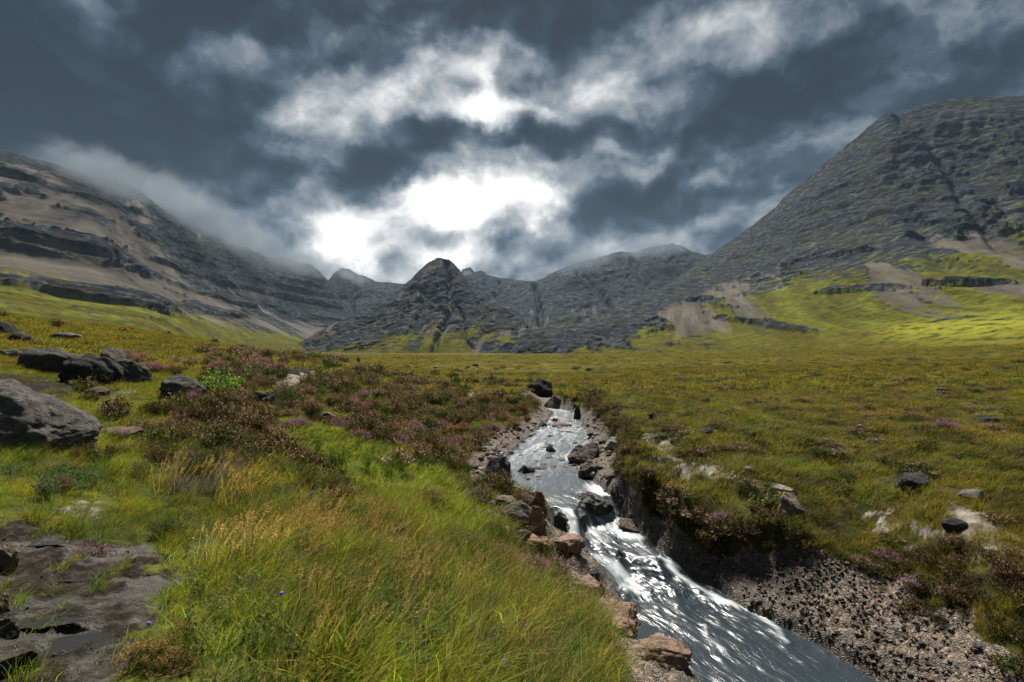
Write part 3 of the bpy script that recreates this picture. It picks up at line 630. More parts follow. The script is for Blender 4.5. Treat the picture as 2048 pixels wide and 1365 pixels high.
def put_rock(name, px, py, w, h, label, tint, cat='boulder', seed=None, sub=5, wet_=0.0, flat=.85, rot=0, cuts=14, lo=.56, rough=.11, taper=None, sink=.35, group=None, strata=0, lift=0.0):
    p = at(px, py)[0]; x, y = p
    s = y/1024; W_ = w*s/2; H_ = h*s
    yc = y+W_*flat*.6
    xc = x*yc/y
    zg = float(terrain(np.array([x]), np.array([y]))[0]); zh = H_*(.5+sink)
    seed = seed if seed is not None else int(px*7+py*3)
    me = rock_mesh(name, sub, seed, (W_*1.1, W_*flat*1.1, zh*1.12), cuts, rough, lo, strata, taper)
    zmax = max(v_.co.z for v_ in me.vertices)
    o = obj(name, me, SM_, loc=(xc, yc, zg+H_-zmax+lift), label=label, category=cat, tint=tint, wetness=wet_)
    if rot: o.rotation_euler = (0, rot, 0)
    if group: o['group'] = group
    FOOT.append((xc, yc, W_*1.0, W_*flat*1.0))
    return o
GD = (.095, .090, .086); GM = (.15, .14, .13); TAN = (.25, .19, .14); PINK = (.30, .20, .15); PALE = (.34, .31, .28); DK = (.062, .062, .064)
RK = [
 ('boulder', -6, 905, 352, 142, 'huge dark grey rounded boulder with pale cap at the left edge', (.135, .125, .118), dict(sub=6, flat=.6, cuts=10, lo=.70, rough=.10, taper=([-1, -.1, .5, 1], [1, 1, .78, .55]), sink=.3)),
 ('boulder', 122, 752, 170, 58, 'long dark boulder with pale lichen on its crest, left end of the boulder row', GD, dict(flat=.5, cuts=12, lo=.62)),
 ('boulder', 185, 768, 110, 62, 'darkest blocky boulder in the middle of the boulder row above the peat', (.06, .057, .055), dict(flat=.6)),
 ('boulder', 247, 768, 102, 50, 'smooth dark boulder with a blunt right end, rightmost of the boulder row', (.10, .095, .09), dict(flat=.6, cuts=10, lo=.62)),
 ('boulder', 228, 726, 55, 30, 'small tilted grey boulder behind the boulder row', GM, dict(sub=4)),
 ('boulder', 5, 672, 50, 30, 'dark boulder cut by the left edge high on the hill', DK, dict(sub=4)),
 ('boulder', 40, 686, 42, 22, 'dark pointed rock just right of the boulder at the upper left edge', GD, dict(sub=4)),
 ('boulder', 128, 680, 60, 17, 'low flat grey outcrop high on the left hillside', GM, dict(sub=4, lo=.5)),
 ('boulder', 20, 716, 60, 18, 'low pale-topped rock at the left edge above the boulder row', GM, dict(sub=4)),
 ('boulder', 372, 800, 92, 50, 'wedge-shaped boulder with orange lichen on top beside the green sapling', (.11, .103, .098), dict(taper=([-1, -.2, 1], [1, 1, .45]))),
 ('boulder', 195, 790, 45, 16, 'brown rock lip at the edge of the peat hollow', (.15, .11, .08), dict(sub=4)),
 ('boulder', 240, 878, 80, 20, 'low rusty flat rock sunk in heather right of the huge boulder', (.16, .11, .09), dict(sub=4, lo=.5)),
 ('boulder', 652, 848, 46, 24, 'single rounded grey-brown boulder on the green bank', (.24, .20, .165), dict(sub=4)),
 ('stone_slab', 512, 795, 62, 11, 'flat grey stone slab of the crude step below the path', (.13, .125, .10), dict(sub=4, lo=.45, cat='stone')),
 ('boulder', 537, 812, 34, 22, 'dark block propping the stone slab', GD, dict(sub=4)),
 ('boulder', 480, 790, 26, 20, 'brown upright stone at the left end of the slab', (.2, .14, .11), dict(sub=4)),
 ('stone', 520, 801, 16, 8, 'small pale cobble between slab and dark block', PALE, dict(sub=3, cat='stone')),
 ('stone', 552, 799, 20, 7, 'small pale flat stone right of the dark block', PALE, dict(sub=3, cat='stone')),
 ('stone', 540, 818, 26, 7, 'light flat stone at the foot of the slab step', PALE, dict(sub=3, cat='stone')),
 ('boulder', 540, 770, 24, 14, 'rounded stone beside the lower end of the bright path', GM, dict(sub=3)),
 ('boulder', 990, 966, 62, 46, 'large pointed dark boulder on the gravel bar beside the stream', (.075, .076, .082), dict(cuts=8, lo=.5, seed=11, wet_=.2)),
 ('boulder', 1050, 960, 46, 26, 'dark rounded boulder at the tip of the gravel bar', (.05, .045, .045), dict(sub=4, wet_=.5)),
 ('stone', 1040, 966, 30, 12, 'tan oval stone in front of the dark rounded boulder', TAN, dict(sub=4, cat='stone')),
 ('stone', 1006, 971, 24, 10, 'orange-tan stone in the shallows below the pointed boulder', (.33, .21, .13), dict(sub=4, cat='stone')),
 ('boulder', 1105, 915, 28, 22, 'dark greenish boulder standing alone in mid-stream', (.05, .052, .045), dict(sub=4, wet_=.4)),
 ('boulder', 1132, 947, 22, 14, 'small brown rock in the stream right of the gravel bar', (.16, .12, .10), dict(sub=4, wet_=.4)),
 ('boulder', 1148, 945, 30, 12, 'flat wet rock beside the right stream ledge', (.09, .075, .07), dict(sub=4, wet_=.5)),
 ('boulder', 1125, 862, 40, 13, 'pair-like wet brown rock in the upper stream', (.13, .09, .075), dict(sub=4, wet_=.5)),
 ('boulder', 1108, 850, 18, 12, 'bluish wet boulder in the upper stream', (.07, .08, .10), dict(sub=4, wet_=.6)),
 ('boulder', 1086, 858, 16, 10, 'dark boulder at the left of the upper stream narrows', DK, dict(sub=4, wet_=.4)),
 ('boulder', 1155, 842, 14, 28, 'black upright rock post at the head of the pool', DK, dict(sub=4, flat=.7)),
 ('boulder', 1110, 820, 52, 28, 'grey rock face under the grass at the stream bend', GM, dict(sub=4, wet_=.1)),
 ('boulder', 1175, 925, 74, 30, 'low broad wrinkled rock ledge on the right edge of the stream', (.17, .14, .125), dict(lo=.5, rough=.16)),
 ('boulder', 1180, 958, 60, 26, 'dark broken ledge rock at the right lip of the cascade', (.12, .10, .09), dict(lo=.5, rough=.16)),
 ('boulder', 1228, 905, 40, 24, 'pale fractured rock under the right bank', PALE, dict(sub=4, rough=.16)),
 ('boulder', 1040, 1062, 80, 54, 'big rounded grey boulder in the rock pile left of the cascade', (.15, .135, .125), dict(cuts=5, lo=.72)),
 ('boulder', 1066, 1022, 52, 36, 'brown angular boulder on top of the rock pile by the water', (.24, .16, .11), dict(cuts=11)),
 ('boulder', 1078, 1080, 46, 68, 'tan blocky rock column dropping into the cascade', (.31, .21, .145), dict(cuts=12, lo=.5)),
 ('boulder', 1012, 1016, 50, 22, 'flat-topped tan rock at the upstream side of the rock pile', TAN, dict(sub=4)),
 ('boulder', 985, 1046, 32, 24, 'small grey cobble-like boulder at the left of the rock pile', GM, dict(sub=4)),
 ('boulder', 982, 1020, 24, 18, 'pale grey small boulder at the back left of the rock pile', PALE, dict(sub=4)),
 ('boulder', 1012, 1078, 46, 20, 'low pinkish boulder at the front left of the rock pile', (.26, .19, .17), dict(sub=4)),
 ('boulder', 1044, 1082, 40, 22, 'rounded mauve-grey boulder at the front of the rock pile', (.19, .155, .15), dict(sub=4)),
 ('boulder', 1075, 1106, 60, 32, 'orange-pink rock at the foot of the rock pile', (.34, .22, .15), dict(sub=5, lo=.55)),
 ('boulder', 1128, 1072, 64, 42, 'dark wet ribbed rock splitting the left side of the cascade', (.050, .048, .05), dict(wet_=.9, rough=.17, strata=.03)),
 ('boulder', 1178, 1030, 78, 38, 'dark wet sloping rock in the middle of the cascade', (.052, .047, .045), dict(wet_=.9, rough=.16, strata=.03, taper=([-1, 1], [1.1, .7]))),
 ('boulder', 1158, 1050, 34, 28, 'narrow wet rock fin between the two cascade rocks', (.05, .045, .045), dict(wet_=.9, sub=4)),
 ('boulder', 1262, 1068, 62, 22, 'brown wet rock at the right foot of the cascade', (.13, .09, .07), dict(wet_=.7, sub=4)),
 ('boulder', 1240, 1140, 26, 34, 'brown fin of rock at the lip of the lower fall', (.16, .10, .075), dict(wet_=.7, sub=4)),
 ('boulder', 1345, 1158, 70, 18, 'submerged orange-brown rock slab in the lower stream', (.22, .14, .10), dict(wet_=.8, sub=4, lo=.45, sink=.2)),
 ('boulder', 1135, 1108, 60, 24, 'pinkish rock shelf at the top of the left rock strip', (.34, .24, .19), dict(lo=.5, rough=.14)),
 ('boulder', 1172, 1185, 76, 22, 'speckled pink rock hump on the left rock strip', (.34, .25, .20), dict(lo=.5, rough=.16)),
 ('boulder', 1225, 1262, 120, 30, 'long brown cracked rock along the left rock strip', (.32, .22, .165), dict(lo=.5, rough=.17, cuts=11)),
 ('boulder', 1325, 1335, 110, 28, 'cracked rock hump beside the small rock pool at the bottom', (.30, .21, .16), dict(lo=.5, rough=.17, cuts=11)),
 ('boulder', 1137, 1214, 14, 9, 'tiny white stone in the grass beside the rock strip', (.6, .57, .53), dict(sub=3)),
 ('boulder', 985, 1162, 52, 22, 'mossy yellow-topped rock half hidden in the grass by the heather', (.13, .13, .08), dict(sub=4, lo=.5)),
 ('boulder', 1581, 1032, 62, 42, 'rounded speckled boulder on the right bank', (.27, .225, .185), dict(cuts=8, rough=.14)),
 ('boulder', 1825, 982, 62, 30, 'dark flat-topped boulder on the right moor', DK, dict(lo=.55)),
 ('boulder', 1940, 1000, 64, 16, 'low grey slab right of the dark flat-topped boulder', GM, dict(sub=4, lo=.5)),
 ('boulder', 1910, 1062, 40, 22, 'black peaty rock beside the bare rock strip on the right', DK, dict(sub=4)),
 ('boulder', 1560, 985, 70, 9, 'thin pale slab in grass behind the speckled boulder', PALE, dict(sub=4, lo=.4)),
 ('boulder', 1500, 945, 26, 10, 'small grey rock in the right moor grass', GM, dict(sub=3)),
 ('boulder', 1980, 850, 40, 14, 'dark low boulder among heather far right', DK, dict(sub=3)),
 ('boulder', 1415, 868, 30, 10, 'dark lump of rock near the bare patch', DK, dict(sub=3)),
 ('boulder', 910, 755, 14, 9, 'small black boulder on the middle moor', DK, dict(sub=3)),
 ('boulder', 848, 769, 20, 8, 'grey boulder at the foot of the heathery ridge', GM, dict(sub=3)),
 ('boulder', 872, 737, 9, 5, 'tiny pale boulder left of the small black one on the moor', PALE, dict(sub=3)),
 ('boulder', 957, 768, 28, 9, 'dark flattish rock in front of the small bare patch', DK, dict(sub=3)),
 ('boulder', 1178, 742, 16, 6, 'faint dark boulder out on the moor beyond the bend', DK, dict(sub=3)),
 ('boulder', 1078, 790, 64, 32, 'dark broken rock wall of the gully beyond the stream', (.04, .038, .036), dict(sub=4, rough=.2)),
 ('boulder', 12, 1138, 44, 46, 'brown block of stone at the left edge of the mud', (.19, .15, .115), dict(cuts=11, lo=.55)),
 ('boulder', 6, 1218, 44, 34, 'tan angular stone at the left edge, middle of three by the mud', (.24, .18, .13), dict(cuts=11, lo=.55)),
 ('boulder', 10, 1268, 48, 32, 'dark rounded stone at the left edge, nearest of three by the mud', (.10, .09, .075), dict(cuts=8)),
 ('boulder', 30, 1340, 120, 36, 'flat dark muddy stone in the bottom left corner', (.075, .065, .055), dict(lo=.5)),
 ('boulder', 820-560, 1120, 24, 10, 'small grey stone embedded in the mud', GM, dict(sub=3)),
]
for nm, px, py, w, h, lab, tint, kw in RK:
    put_rock(nm, px, py, w, h, lab, tint, **kw)

# stones of the stream and its gravel bar: one object each, shared meshes
rg = np.random.default_rng(21)
stm = [rock_mesh('stone', 2, 900+i, (1, .8, .55), 7, .08, .6) for i in range(9)]
for m_ in stm: m_.materials.append(SM_)
pnm = ['tan', 'pale', 'mid-grey', 'brownish', 'slate-grey', 'orange-pink', 'near-white', 'dark', 'dark olive']
pal = [TAN, PALE, GM, (.2, .17, .15), (.12, .125, .14), (.30, .22, .16), (.4, .37, .33), GD, (.09, .085, .08)]
def stone_at(x, y, s, label, group, wetv, dz=0.0, z=None):
    m_ = stm[rg.integers(9)]; ci = rg.integers(len(pal)); sw = 'small' if s < .08 else ('mid-sized' if s < .13 else 'larger')
    label = label.replace('@', sw+' '+pnm[ci]); dd_ = (y-12.6)/12
    if '#' in label: label = label.replace('#', 'level with the pointed boulder' if y < 14.6 else ('just upstream of it' if y < 17 else ('halfway up to the narrows' if y < 20.5 else 'near the narrows')))
    o = bpy.data.objects.new('stone', m_); COL.objects.link(o)
    if z is None: z = float(terrain(np.array([x]), np.array([y]))[0])
    o.location = (x, y, z+dz); o.rotation_euler = (rg.normal()*.15, rg.normal()*.15, rg.uniform(0, 6.3)); k = rg.uniform(.7, 1.25)
    o.scale = (s*k, s, s*rg.uniform(.8, 1.15)); c = np.array(pal[ci])*rg.uniform(.7, 1.15)
    o['tint'] = tuple(float(q) for q in c*(1-.5*wetv)); o['wetness'] = wetv; o['label'] = label; o['category'] = 'stone'; o['group'] = group
def edge(y):
    a, b, c_ = stream(np.zeros(1), np.array([float(y)])); return a[0], b[0], c_[0]
for i in range(88):
    y = 12.9+rg.beta(1.3, 1.2)*12; a, b, c_ = edge(y); t = rg.uniform(.08, .92); s = rg.uniform(.07, .19)*(1 if y > 14 else .7)
    stone_at(a+(b-a)*t, y, s, '@ wet stone in the stream, #', 'wet stones in the upper stream', .7, 0, c_-.02)
for i in range(150):
    y = 13.0+rg.beta(1.0, 1.8)*10; a, b, c_ = edge(y); gw = np.interp(y, BK[:, 0], BK[:, 1]); t = rg.uniform(-.35, 1.15)
    stone_at(a-gw*t, y, rg.uniform(.045, .13), '@ rounded stone of the left gravel bar, #', 'stones of the gravel bar', .1 if t > .2 else .5, .02)
for i in range(40):
    y = 12.6+rg.random()*10; a, b, c_ = edge(y); gw = np.interp(y, BK[:, 0], BK[:, 4]); t = rg.uniform(-.3, 1.2)
    stone_at(b+gw*t, y, rg.uniform(.05, .15), '@ broken stone at the right stream edge, #', 'stones along the right stream edge', .3, .02)
for i in range(14):
    p = at(rg.uniform(560, 660), rg.uniform(745, 780))[0]
    stone_at(p[0], p[1], rg.uniform(.06, .16), '@ stone bedded in the bright wet path', 'stones in the path', .2, 0)
for i in range(16):
    p = at(rg.uniform(700, 1000), rg.uniform(728, 765))[0] if i < 8 else at(rg.uniform(1250, 1950), rg.uniform(735, 860))[0]
    stone_at(p[0], p[1], rg.uniform(.12, .3)*p[1]/30, '@ stone showing through the moor grass', 'stones scattered on the moor', 0, .05)

# ------------------------------------------------------------------ plants: meshes
def plant_mat(name, transl=.35, straw=(.34, .25, .07), strawp=.8, rough=.55, src='tint'):
    m_, g = mat(name)
    t_ = g.at(src, 'INSTANCER').outputs['Vector']; r_ = g.at('rnd').outputs['Fac']; h_ = g.at('hgt').outputs['Fac']
    k = g.mr(r_, 0, 1, .40, 1.75, 'LINEAR')
    c = g.vm('SCALE', t_); g.nt.links.new(k, c.node.inputs['Scale'])
    if strawp < 1:
        s_ = g.m('FRACT', g.m('MULTIPLY', r_, 7.31)); c = g.mix(g.m('MULTIPLY', g.mr(s_, strawp, strawp+.02), g.mr(h_, 0, .7, .2, .85)), c, C4(straw))
    d = g.n('BsdfPrincipled', {'Base Color': c, 'Roughness': rough, 'Specular IOR Level': .10})
    tl = g.n('BsdfTranslucent', {'Color': g.vm('MULTIPLY', c, (1.25, 1.2, .8))})
    g.n('OutputMaterial', {'Surface': g.n('MixShader', {0: transl, 1: d.outputs[0], 2: tl.outputs[0]}).outputs[0]})
    return m_
M_grass = plant_mat('grass_blade', .45, strawp=.72); M_leaf = plant_mat('leaf', .35, strawp=1.0); M_flower = plant_mat('flower', .3, strawp=1.0, src='ftint'); M_twig = plant_mat('twig', 0, strawp=1.0)
def strips(B, D, H, Wd, bend, side, seg, r_):
    n = len(B); t = np.linspace(0, 1, seg+1)[None, :, None]
    P = B[:, None]+H[:, None, None]*(D[:, None]*t+bend[:, None]*t**2.2)
    w = Wd[:, None, None]*(1-.85*t**1.5)*side[:, None]
    V = np.stack([P-w, P+w], 2).reshape(-1, 3)
    i = (np.arange(n)[:, None]*(seg+1)+np.arange(seg))*2
    F = np.stack([i, i+1, i+3, i+2], -1).reshape(-1, 4)
    return V, F, np.repeat(r_, (seg+1)*2), np.tile(np.repeat(t.ravel(), 2), n)
def grass_mesh(name, n, rad, h, w, lean, seed, spread=.35, seg=3, droop=.25):
    r = np.random.default_rng(seed); a = r.uniform(0, 6.28, n); q = rad*np.sqrt(r.random(n))
    B = np.stack([q*np.cos(a), q*np.sin(a), 0*a-.03], 1)
    D = np.stack([lean[0]*.5+spread*(q/rad*np.cos(a)*.7+r.normal(size=n)*.5), lean[1]*.5+spread*(q/rad*np.sin(a)*.7+r.normal(size=n)*.5), np.ones(n)], 1); D /= np.linalg.norm(D, axis=1)[:, None]
    bend = np.stack([lean[0]*.6+r.normal(size=n)*droop, lean[1]*.6+r.normal(size=n)*droop, -.12-.3*r.random(n)*droop/.25], 1)
    s = r.uniform(0, 3.14, n); side = np.stack([np.cos(s), np.sin(s)*.6, 0*s], 1)
    V, F, rn, hg = strips(B, D, h*r.uniform(.5, 1.1, n), w*r.uniform(.6, 1.3, n), bend, side, seg, r.random(n))
    me = mesh_np(name, V, F, {'rnd': rn, 'hgt': hg}); me.materials.append(M_grass); return me
def quads(P, s, r, flat=0.0):
    n = len(P); u = r.normal(size=(n, 3)); u[:, 2] *= 1-flat; u /= np.linalg.norm(u, axis=1)[:, None]
    v_ = np.cross(u, r.normal(size=(n, 3))); v_ /= np.linalg.norm(v_, axis=1)[:, None]
    a = u*s[:, None]; b = v_*s[:, None]*.5
    V = np.stack([P-a, P+b, P+a, P-b], 1).reshape(-1, 3); F = np.arange(n*4).reshape(-1, 4)
    return V, F
def merge(parts):
    V, F, R_, H_, M_ = [], [], [], [], []; o = 0
    for v_, f_, r_, h_, mi in parts:
        V.append(v_); F.append(f_+o); R_.append(r_); H_.append(h_); M_.append(np.full(len(f_), mi)); o += len(v_)
    return np.concatenate(V), np.concatenate(F), np.concatenate(R_), np.concatenate(H_), np.concatenate(M_)
def heather_parts(n, rad, h, leaf, nl, nf, seed, dome=.8, twigw=.003):
    """a low woody bush: stems fanning into a dome, small leaves along them, flower spikes at the tips"""
    r = np.random.default_rng(seed); a = r.uniform(0, 6.28, n); q = np.sqrt(r.random(n))
    tipz = h*(1-.55*dome*q**2)*r.uniform(.75, 1.08, n)
    T_ = np.stack([rad*q*np.cos(a), rad*q*np.sin(a), tipz], 1); B = T_*np.array([.25, .25, 0])
    D = T_-B; L_ = np.linalg.norm(D, axis=1); Dn = D/L_[:, None]
    bend = np.stack([r.normal(size=n)*.08, r.normal(size=n)*.08, np.zeros(n)], 1); s = r.uniform(0, 3.1, n)
    V, F, rn, hg = strips(B, Dn, L_, np.full(n, twigw), bend, np.stack([np.cos(s), np.sin(s), 0*s], 1), 2, r.random(n))
    tw = (V, F, rn, hg, 0)
    k = r.integers(0, n, n*nl); t = r.uniform(.35, 1.0, n*nl); P = B[k]+(D[k]*t[:, None])+r.normal(size=(n*nl, 3))*leaf*1.1
    V, F = quads(P, leaf*r.uniform(.6, 1.3, len(P)), r); rb = r.random(n)[k]*.6+r.random(len(P))*.4
    lf = (V, F, np.repeat(rb, 4), np.repeat(t, 4), 0)
    out = [tw, lf]; fl_ = None
    if nf:
        on = r.permutation(n)[:int(n*.75)]; k = on[r.integers(0, len(on), n*nf)]; t = r.uniform(.82, 1.12, n*nf); P = B[k]+D[k]*t[:, None]+r.normal(size=(n*nf, 3))*leaf*.8
        V, F = quads(P, leaf*.75*r.uniform(.6, 1.3, len(P)), r); fl_ = (V, F, np.repeat(r.random(len(P)), 4), np.repeat(t, 4), 1)
    return out, fl_
def bush_combined(name, *a, **k):
    o_, f_ = heather_parts(*a, **k)
    V, F, rn, hg, mi = merge(o_+([f_] if f_ else []))
    me = mesh_np(name, V, F, {'rnd': rn, 'hgt': hg}); me.materials.append(M_leaf); me.materials.append(M_flower)
    me.polygons.foreach_set('material_index', mi.astype(np.int32)); return me
def source(name, meshes):
    c = bpy.data.collections.new(name)
    for i, me in enumerate(meshes):
        o = bpy.data.objects.new(name, me); c.objects.link(o)
    return c
_grp = {}
def scatter(name, coll, P, rot, scl, idx, extra, label=None):
    """one 'stuff' object: the point set decides where every plant stands, geometry nodes put a plant on each"""
    me = bpy.data.meshes.new(name); n = len(P); me.vertices.add(n); me.vertices.foreach_set('co', P.astype(np.float32).ravel())
    def av(nm, a): t_ = me.attributes.new(nm, 'FLOAT_VECTOR', 'POINT'); t_.data.foreach_set('vector', a.astype(np.float32).ravel())
    av('rot', rot); av('scl', scl)
    for k, a in extra.items():
        if a.ndim == 2: av(k, a)
        else: t_ = me.attributes.new(k, 'FLOAT', 'POINT'); t_.data.foreach_set('value', a.astype(np.float32))
    t_ = me.attributes.new('variant', 'INT', 'POINT'); t_.data.foreach_set('value', idx.astype(np.int32))
    o = bpy.data.objects.new(name, me); COL.objects.link(o); o['kind'] = 'stuff'
    o['label'] = label or name; o['category'] = name.replace('_', ' ')
    ng = bpy.data.node_groups.new(name, 'GeometryNodeTree')
    ng.interface.new_socket('Geometry', in_out='INPUT', socket_type='NodeSocketGeometry'); ng.interface.new_socket('Geometry', in_out='OUTPUT', socket_type='NodeSocketGeometry')
    N = ng.nodes; L_ = ng.links
    gi = N.new('NodeGroupInput'); go = N.new('NodeGroupOutput'); ip = N.new('GeometryNodeInstanceOnPoints'); ci = N.new('GeometryNodeCollectionInfo')
    ci.inputs['Collection'].default_value = coll; ci.inputs['Separate Children'].default_value = True; ci.inputs['Reset Children'].default_value = True
    ip.inputs['Pick Instance'].default_value = True
    def na(nm, dt): q = N.new('GeometryNodeInputNamedAttribute'); q.data_type = dt; q.inputs['Name'].default_value = nm; return q.outputs['Attribute']
    L_.new(gi.outputs[0], ip.inputs['Points']); L_.new(ci.outputs[0], ip.inputs['Instance']); L_.new(na('variant', 'INT'), ip.inputs['Instance Index'])
    L_.new(na('rot', 'FLOAT_VECTOR'), ip.inputs['Rotation']); L_.new(na('scl', 'FLOAT_VECTOR'), ip.inputs['Scale']); L_.new(ip.outputs[0], go.inputs[0])
    md = o.modifiers.new(name, 'NODES'); md.node_group = ng
    return o
rs = np.random.default_rng(5)
def sample(y0, y1, dens, margin=1.18, rmin=0.0):
    """uniform random places on the ground between two distances, inside a wedge a little wider than the view"""
    Wd = lambda y: margin*y+1.0
    A_ = margin*(y1*y1-y0*y0)+2*(y1-y0); n = int(A_*dens)
    yy = np.sqrt(rs.random(n)*(y1*y1-y0*y0)+y0*y0) if y1 > 3 else rs.uniform(y0, y1, n)
    xx = (rs.random(n)*2-1)*Wd(yy)
    k = np.hypot(xx, yy) > rmin
    return xx[k], yy[k]
def place(x, y, allow=None, rockmax=.5):
    z, rock, ins, tt_, dl, dr, zw_ = terrain(x, y, True)
    ok = (rock < rockmax) & ~ins & ~(zone('mud', x, y) & (rs.random(len(x)) < np.where(pn(x*1.8, y*1.8, 98) > .22, .6, .99))) & ~zone('path', x, y) & ~((zone('pale', x, y) | zone('bare', x, y)) & (rs.random(len(x)) < np.where(pn(x*1.6, y*1.6, 97) > .05, .5, .95))) & ~zone('peat', x, y)
    for fx, fy, fw, fd in FOOT:
        ok &= ((x-fx)/(fw*.85))**2+((y-fy)/(fd*.85))**2 > 1
    return z, ok
# --- visibility: skip what lies far below a crest (cheap: nothing)
GN_near = source('grass_tuft', [grass_mesh('grass_tuft', 52, .10, .38, .0034, (.34, .08), 100+i, .52, droop=.34) for i in range(4)]+[grass_mesh('grass_tuft', 46, .13, .24, .0040, (.25, .05), 110+i, .85, droop=.4) for i in range(3)])
GN_mid = source('moor_grass', [grass_mesh('moor_grass', 60, .20, .24, .0055, (.35, .05), 120+i, .55) for i in range(4)])
GN_far = source('moor_tussock', [grass_mesh('moor_tussock', 70, .45, .30, .016, (.25, 0), 130+i, .6, seg=2) for i in range(4)])
def tilt(n, s=.12): return np.stack([rs.normal(size=n)*s, rs.normal(size=n)*s, rs.uniform(-.7, .7, n)], 1)
def build_grass(name, label, coll, nv, y0, y1, dens, s0, s1, zs, rmin=0, sizefn=None, hmax=.72):
    x, y = sample(y0, y1, dens, rmin=rmin); z, ok = place(x, y)
    hd = heather_density(x, y); ok &= rs.random(len(x)) > np.clip((hd-.45)*2.2, 0, hmax)
    x, y, z = x[ok], y[ok], z[ok]; n = len(x)
    s = rs.uniform(s0, s1, n)*(1+.35*fbm(x/1.1, y/1.1, 2, 71))
    if sizefn: s = s*sizefn(x, y)
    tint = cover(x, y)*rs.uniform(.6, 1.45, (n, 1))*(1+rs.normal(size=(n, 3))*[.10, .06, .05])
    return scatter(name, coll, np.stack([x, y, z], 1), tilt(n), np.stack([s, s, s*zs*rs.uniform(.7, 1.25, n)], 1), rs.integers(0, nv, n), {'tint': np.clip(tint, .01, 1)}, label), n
tot_ = []
def nearsize(x, y):
    # long grass in the left foreground, cropped beside the mud and on the right bank
    left = sm((1.2+.35*y-x)/.8); return np.where(left > .5, 1.0, .62)*(1+.35*fbm(x/.5, y/.45, 2, 72))*(.55+.45*sm((x+.55*y+.2)/.8+.3))
build_grass('long_grass', 'long yellow-green grass covering the left foreground', GN_near, 7, .8, 9.5, 80, .5, 1.45, 1.0, rmin=1.45, sizefn=nearsize)
build_grass('bank_grass', 'grass of the stream banks and near moor', GN_mid, 4, 9, 26, 26, .7, 1.3, .85)
build_grass('moor_grass', 'olive and ochre grass of the moor', GN_far, 4, 25, 62, 6.5, .7, 1.25, .85)
def farsize(x, y): return y/50.
build_grass('distant_moor_grass', 'rough grass of the distant moor', GN_far, 4, 60, 190, .55, 1.0, 1.9, .55, sizefn=lambda x, y: np.clip(y/75, 1, 2.2))

# --- heather as ground cover
HC_near = source('heather', [bush_combined('heather', 70, .22, .26, .0085, 18, (5, 0, 9, 2)[i], 200+i) for i in range(4)])
HC_mid = source('heather', [bush_combined('heather', 46, .26, .28, .018, 13, (3, 0, 5, 2)[i], 210+i) for i in range(4)])
HC_far = source('heather', [bush_combined('heather', 40, .55, .42, .045, 11, (2, 0, 3)[i], 220+i) for i in range(3)])
def hcol(x, y, n):
    f = fbm(x/2.2, y/2.2, 2, 81)[:, None]; u = rs.random((n, 1))
    gcol = lerp(np.array([[.060, .092, .017]]), np.array([[.085, .066, .032]]), sm(.5+1.5*f+u-.5))
    pink = np.array([[.55, .27, .40]]); brown = np.array([[.27, .16, .10]]); rose = np.array([[.46, .27, .22]])
    fc = lerp(pink, brown, sm(u*1.6-.1)); fc = lerp(fc, rose, (rs.random((n, 1)) > .6)*1.0)
    return gcol*rs.uniform(.6, 1.2, (n, 1)), fc*rs.uniform(.55, 1.15, (n, 1))
def build_heather(name, label, coll, nv, y0, y1, dens, s0, s1, thr, k, rmin=0):
    x, y = sample(y0, y1, dens, rmin=rmin); z, ok = place(x, y, rockmax=.8)
    hd = heather_density(x, y); ok &= rs.random(len(x)) < np.clip((hd-thr)*k, 0, 1)
    x, y, z = x[ok], y[ok], z[ok]; n = len(x); s = rs.uniform(s0, s1, n); a, b = hcol(x, y, n)
    return scatter(name, coll, np.stack([x, y, z-.03], 1), tilt(n), np.stack([s, s, s*rs.uniform(.7, 1.2, n)*np.where(x > .12*y+1.2, .5, 1.15)], 1), rs.integers(0, nv, n), {'tint': a, 'ftint': b}, label)
build_heather('near_heather', 'low heather growing through the foreground grass', HC_near, 4, 2.2, 9.5, 9, .7, 1.3, .30, 1.8, rmin=2)
build_heather('bank_heather', 'heather covering the steep left bank of the stream', HC_mid, 4, 9, 27, 9, .8, 1.7, .34, 2.2)
build_heather('moor_heather', 'heather patches of the farther moor', HC_far, 3, 26, 75, 1.0, .7, 1.4, .22, 1.3)
# dark overhanging heather along the right lip of the gorge
x, y = sample(5, 28, 60); z, rock_, ins_, tt_, dl_, dr_, zw_ = terrain(x, y, True)
ok = (dr_ > 0) & (tt_ > .85+.25*pn(x*1.2, y*1.2, 95)) & (tt_ < np.where(y > 9.6, 2.6, 1.7)) & (rs.random(len(x)) < np.where(y > 9.4, .60, .34)) & ~ins_
x, y, z = x[ok], y[ok], z[ok]; n = len(x); a, b = hcol(x, y, n); s = rs.uniform(.5, .95, n)
scatter('overhanging_heather', HC_mid, np.stack([x-.05, y-.03, z-.05], 1), tilt(n, .35), np.stack([s, s, s], 1), rs.integers(0, 4, n), {'tint': a*.85, 'ftint': b*.8}, 'dark heather hanging over the right lip of the gorge')

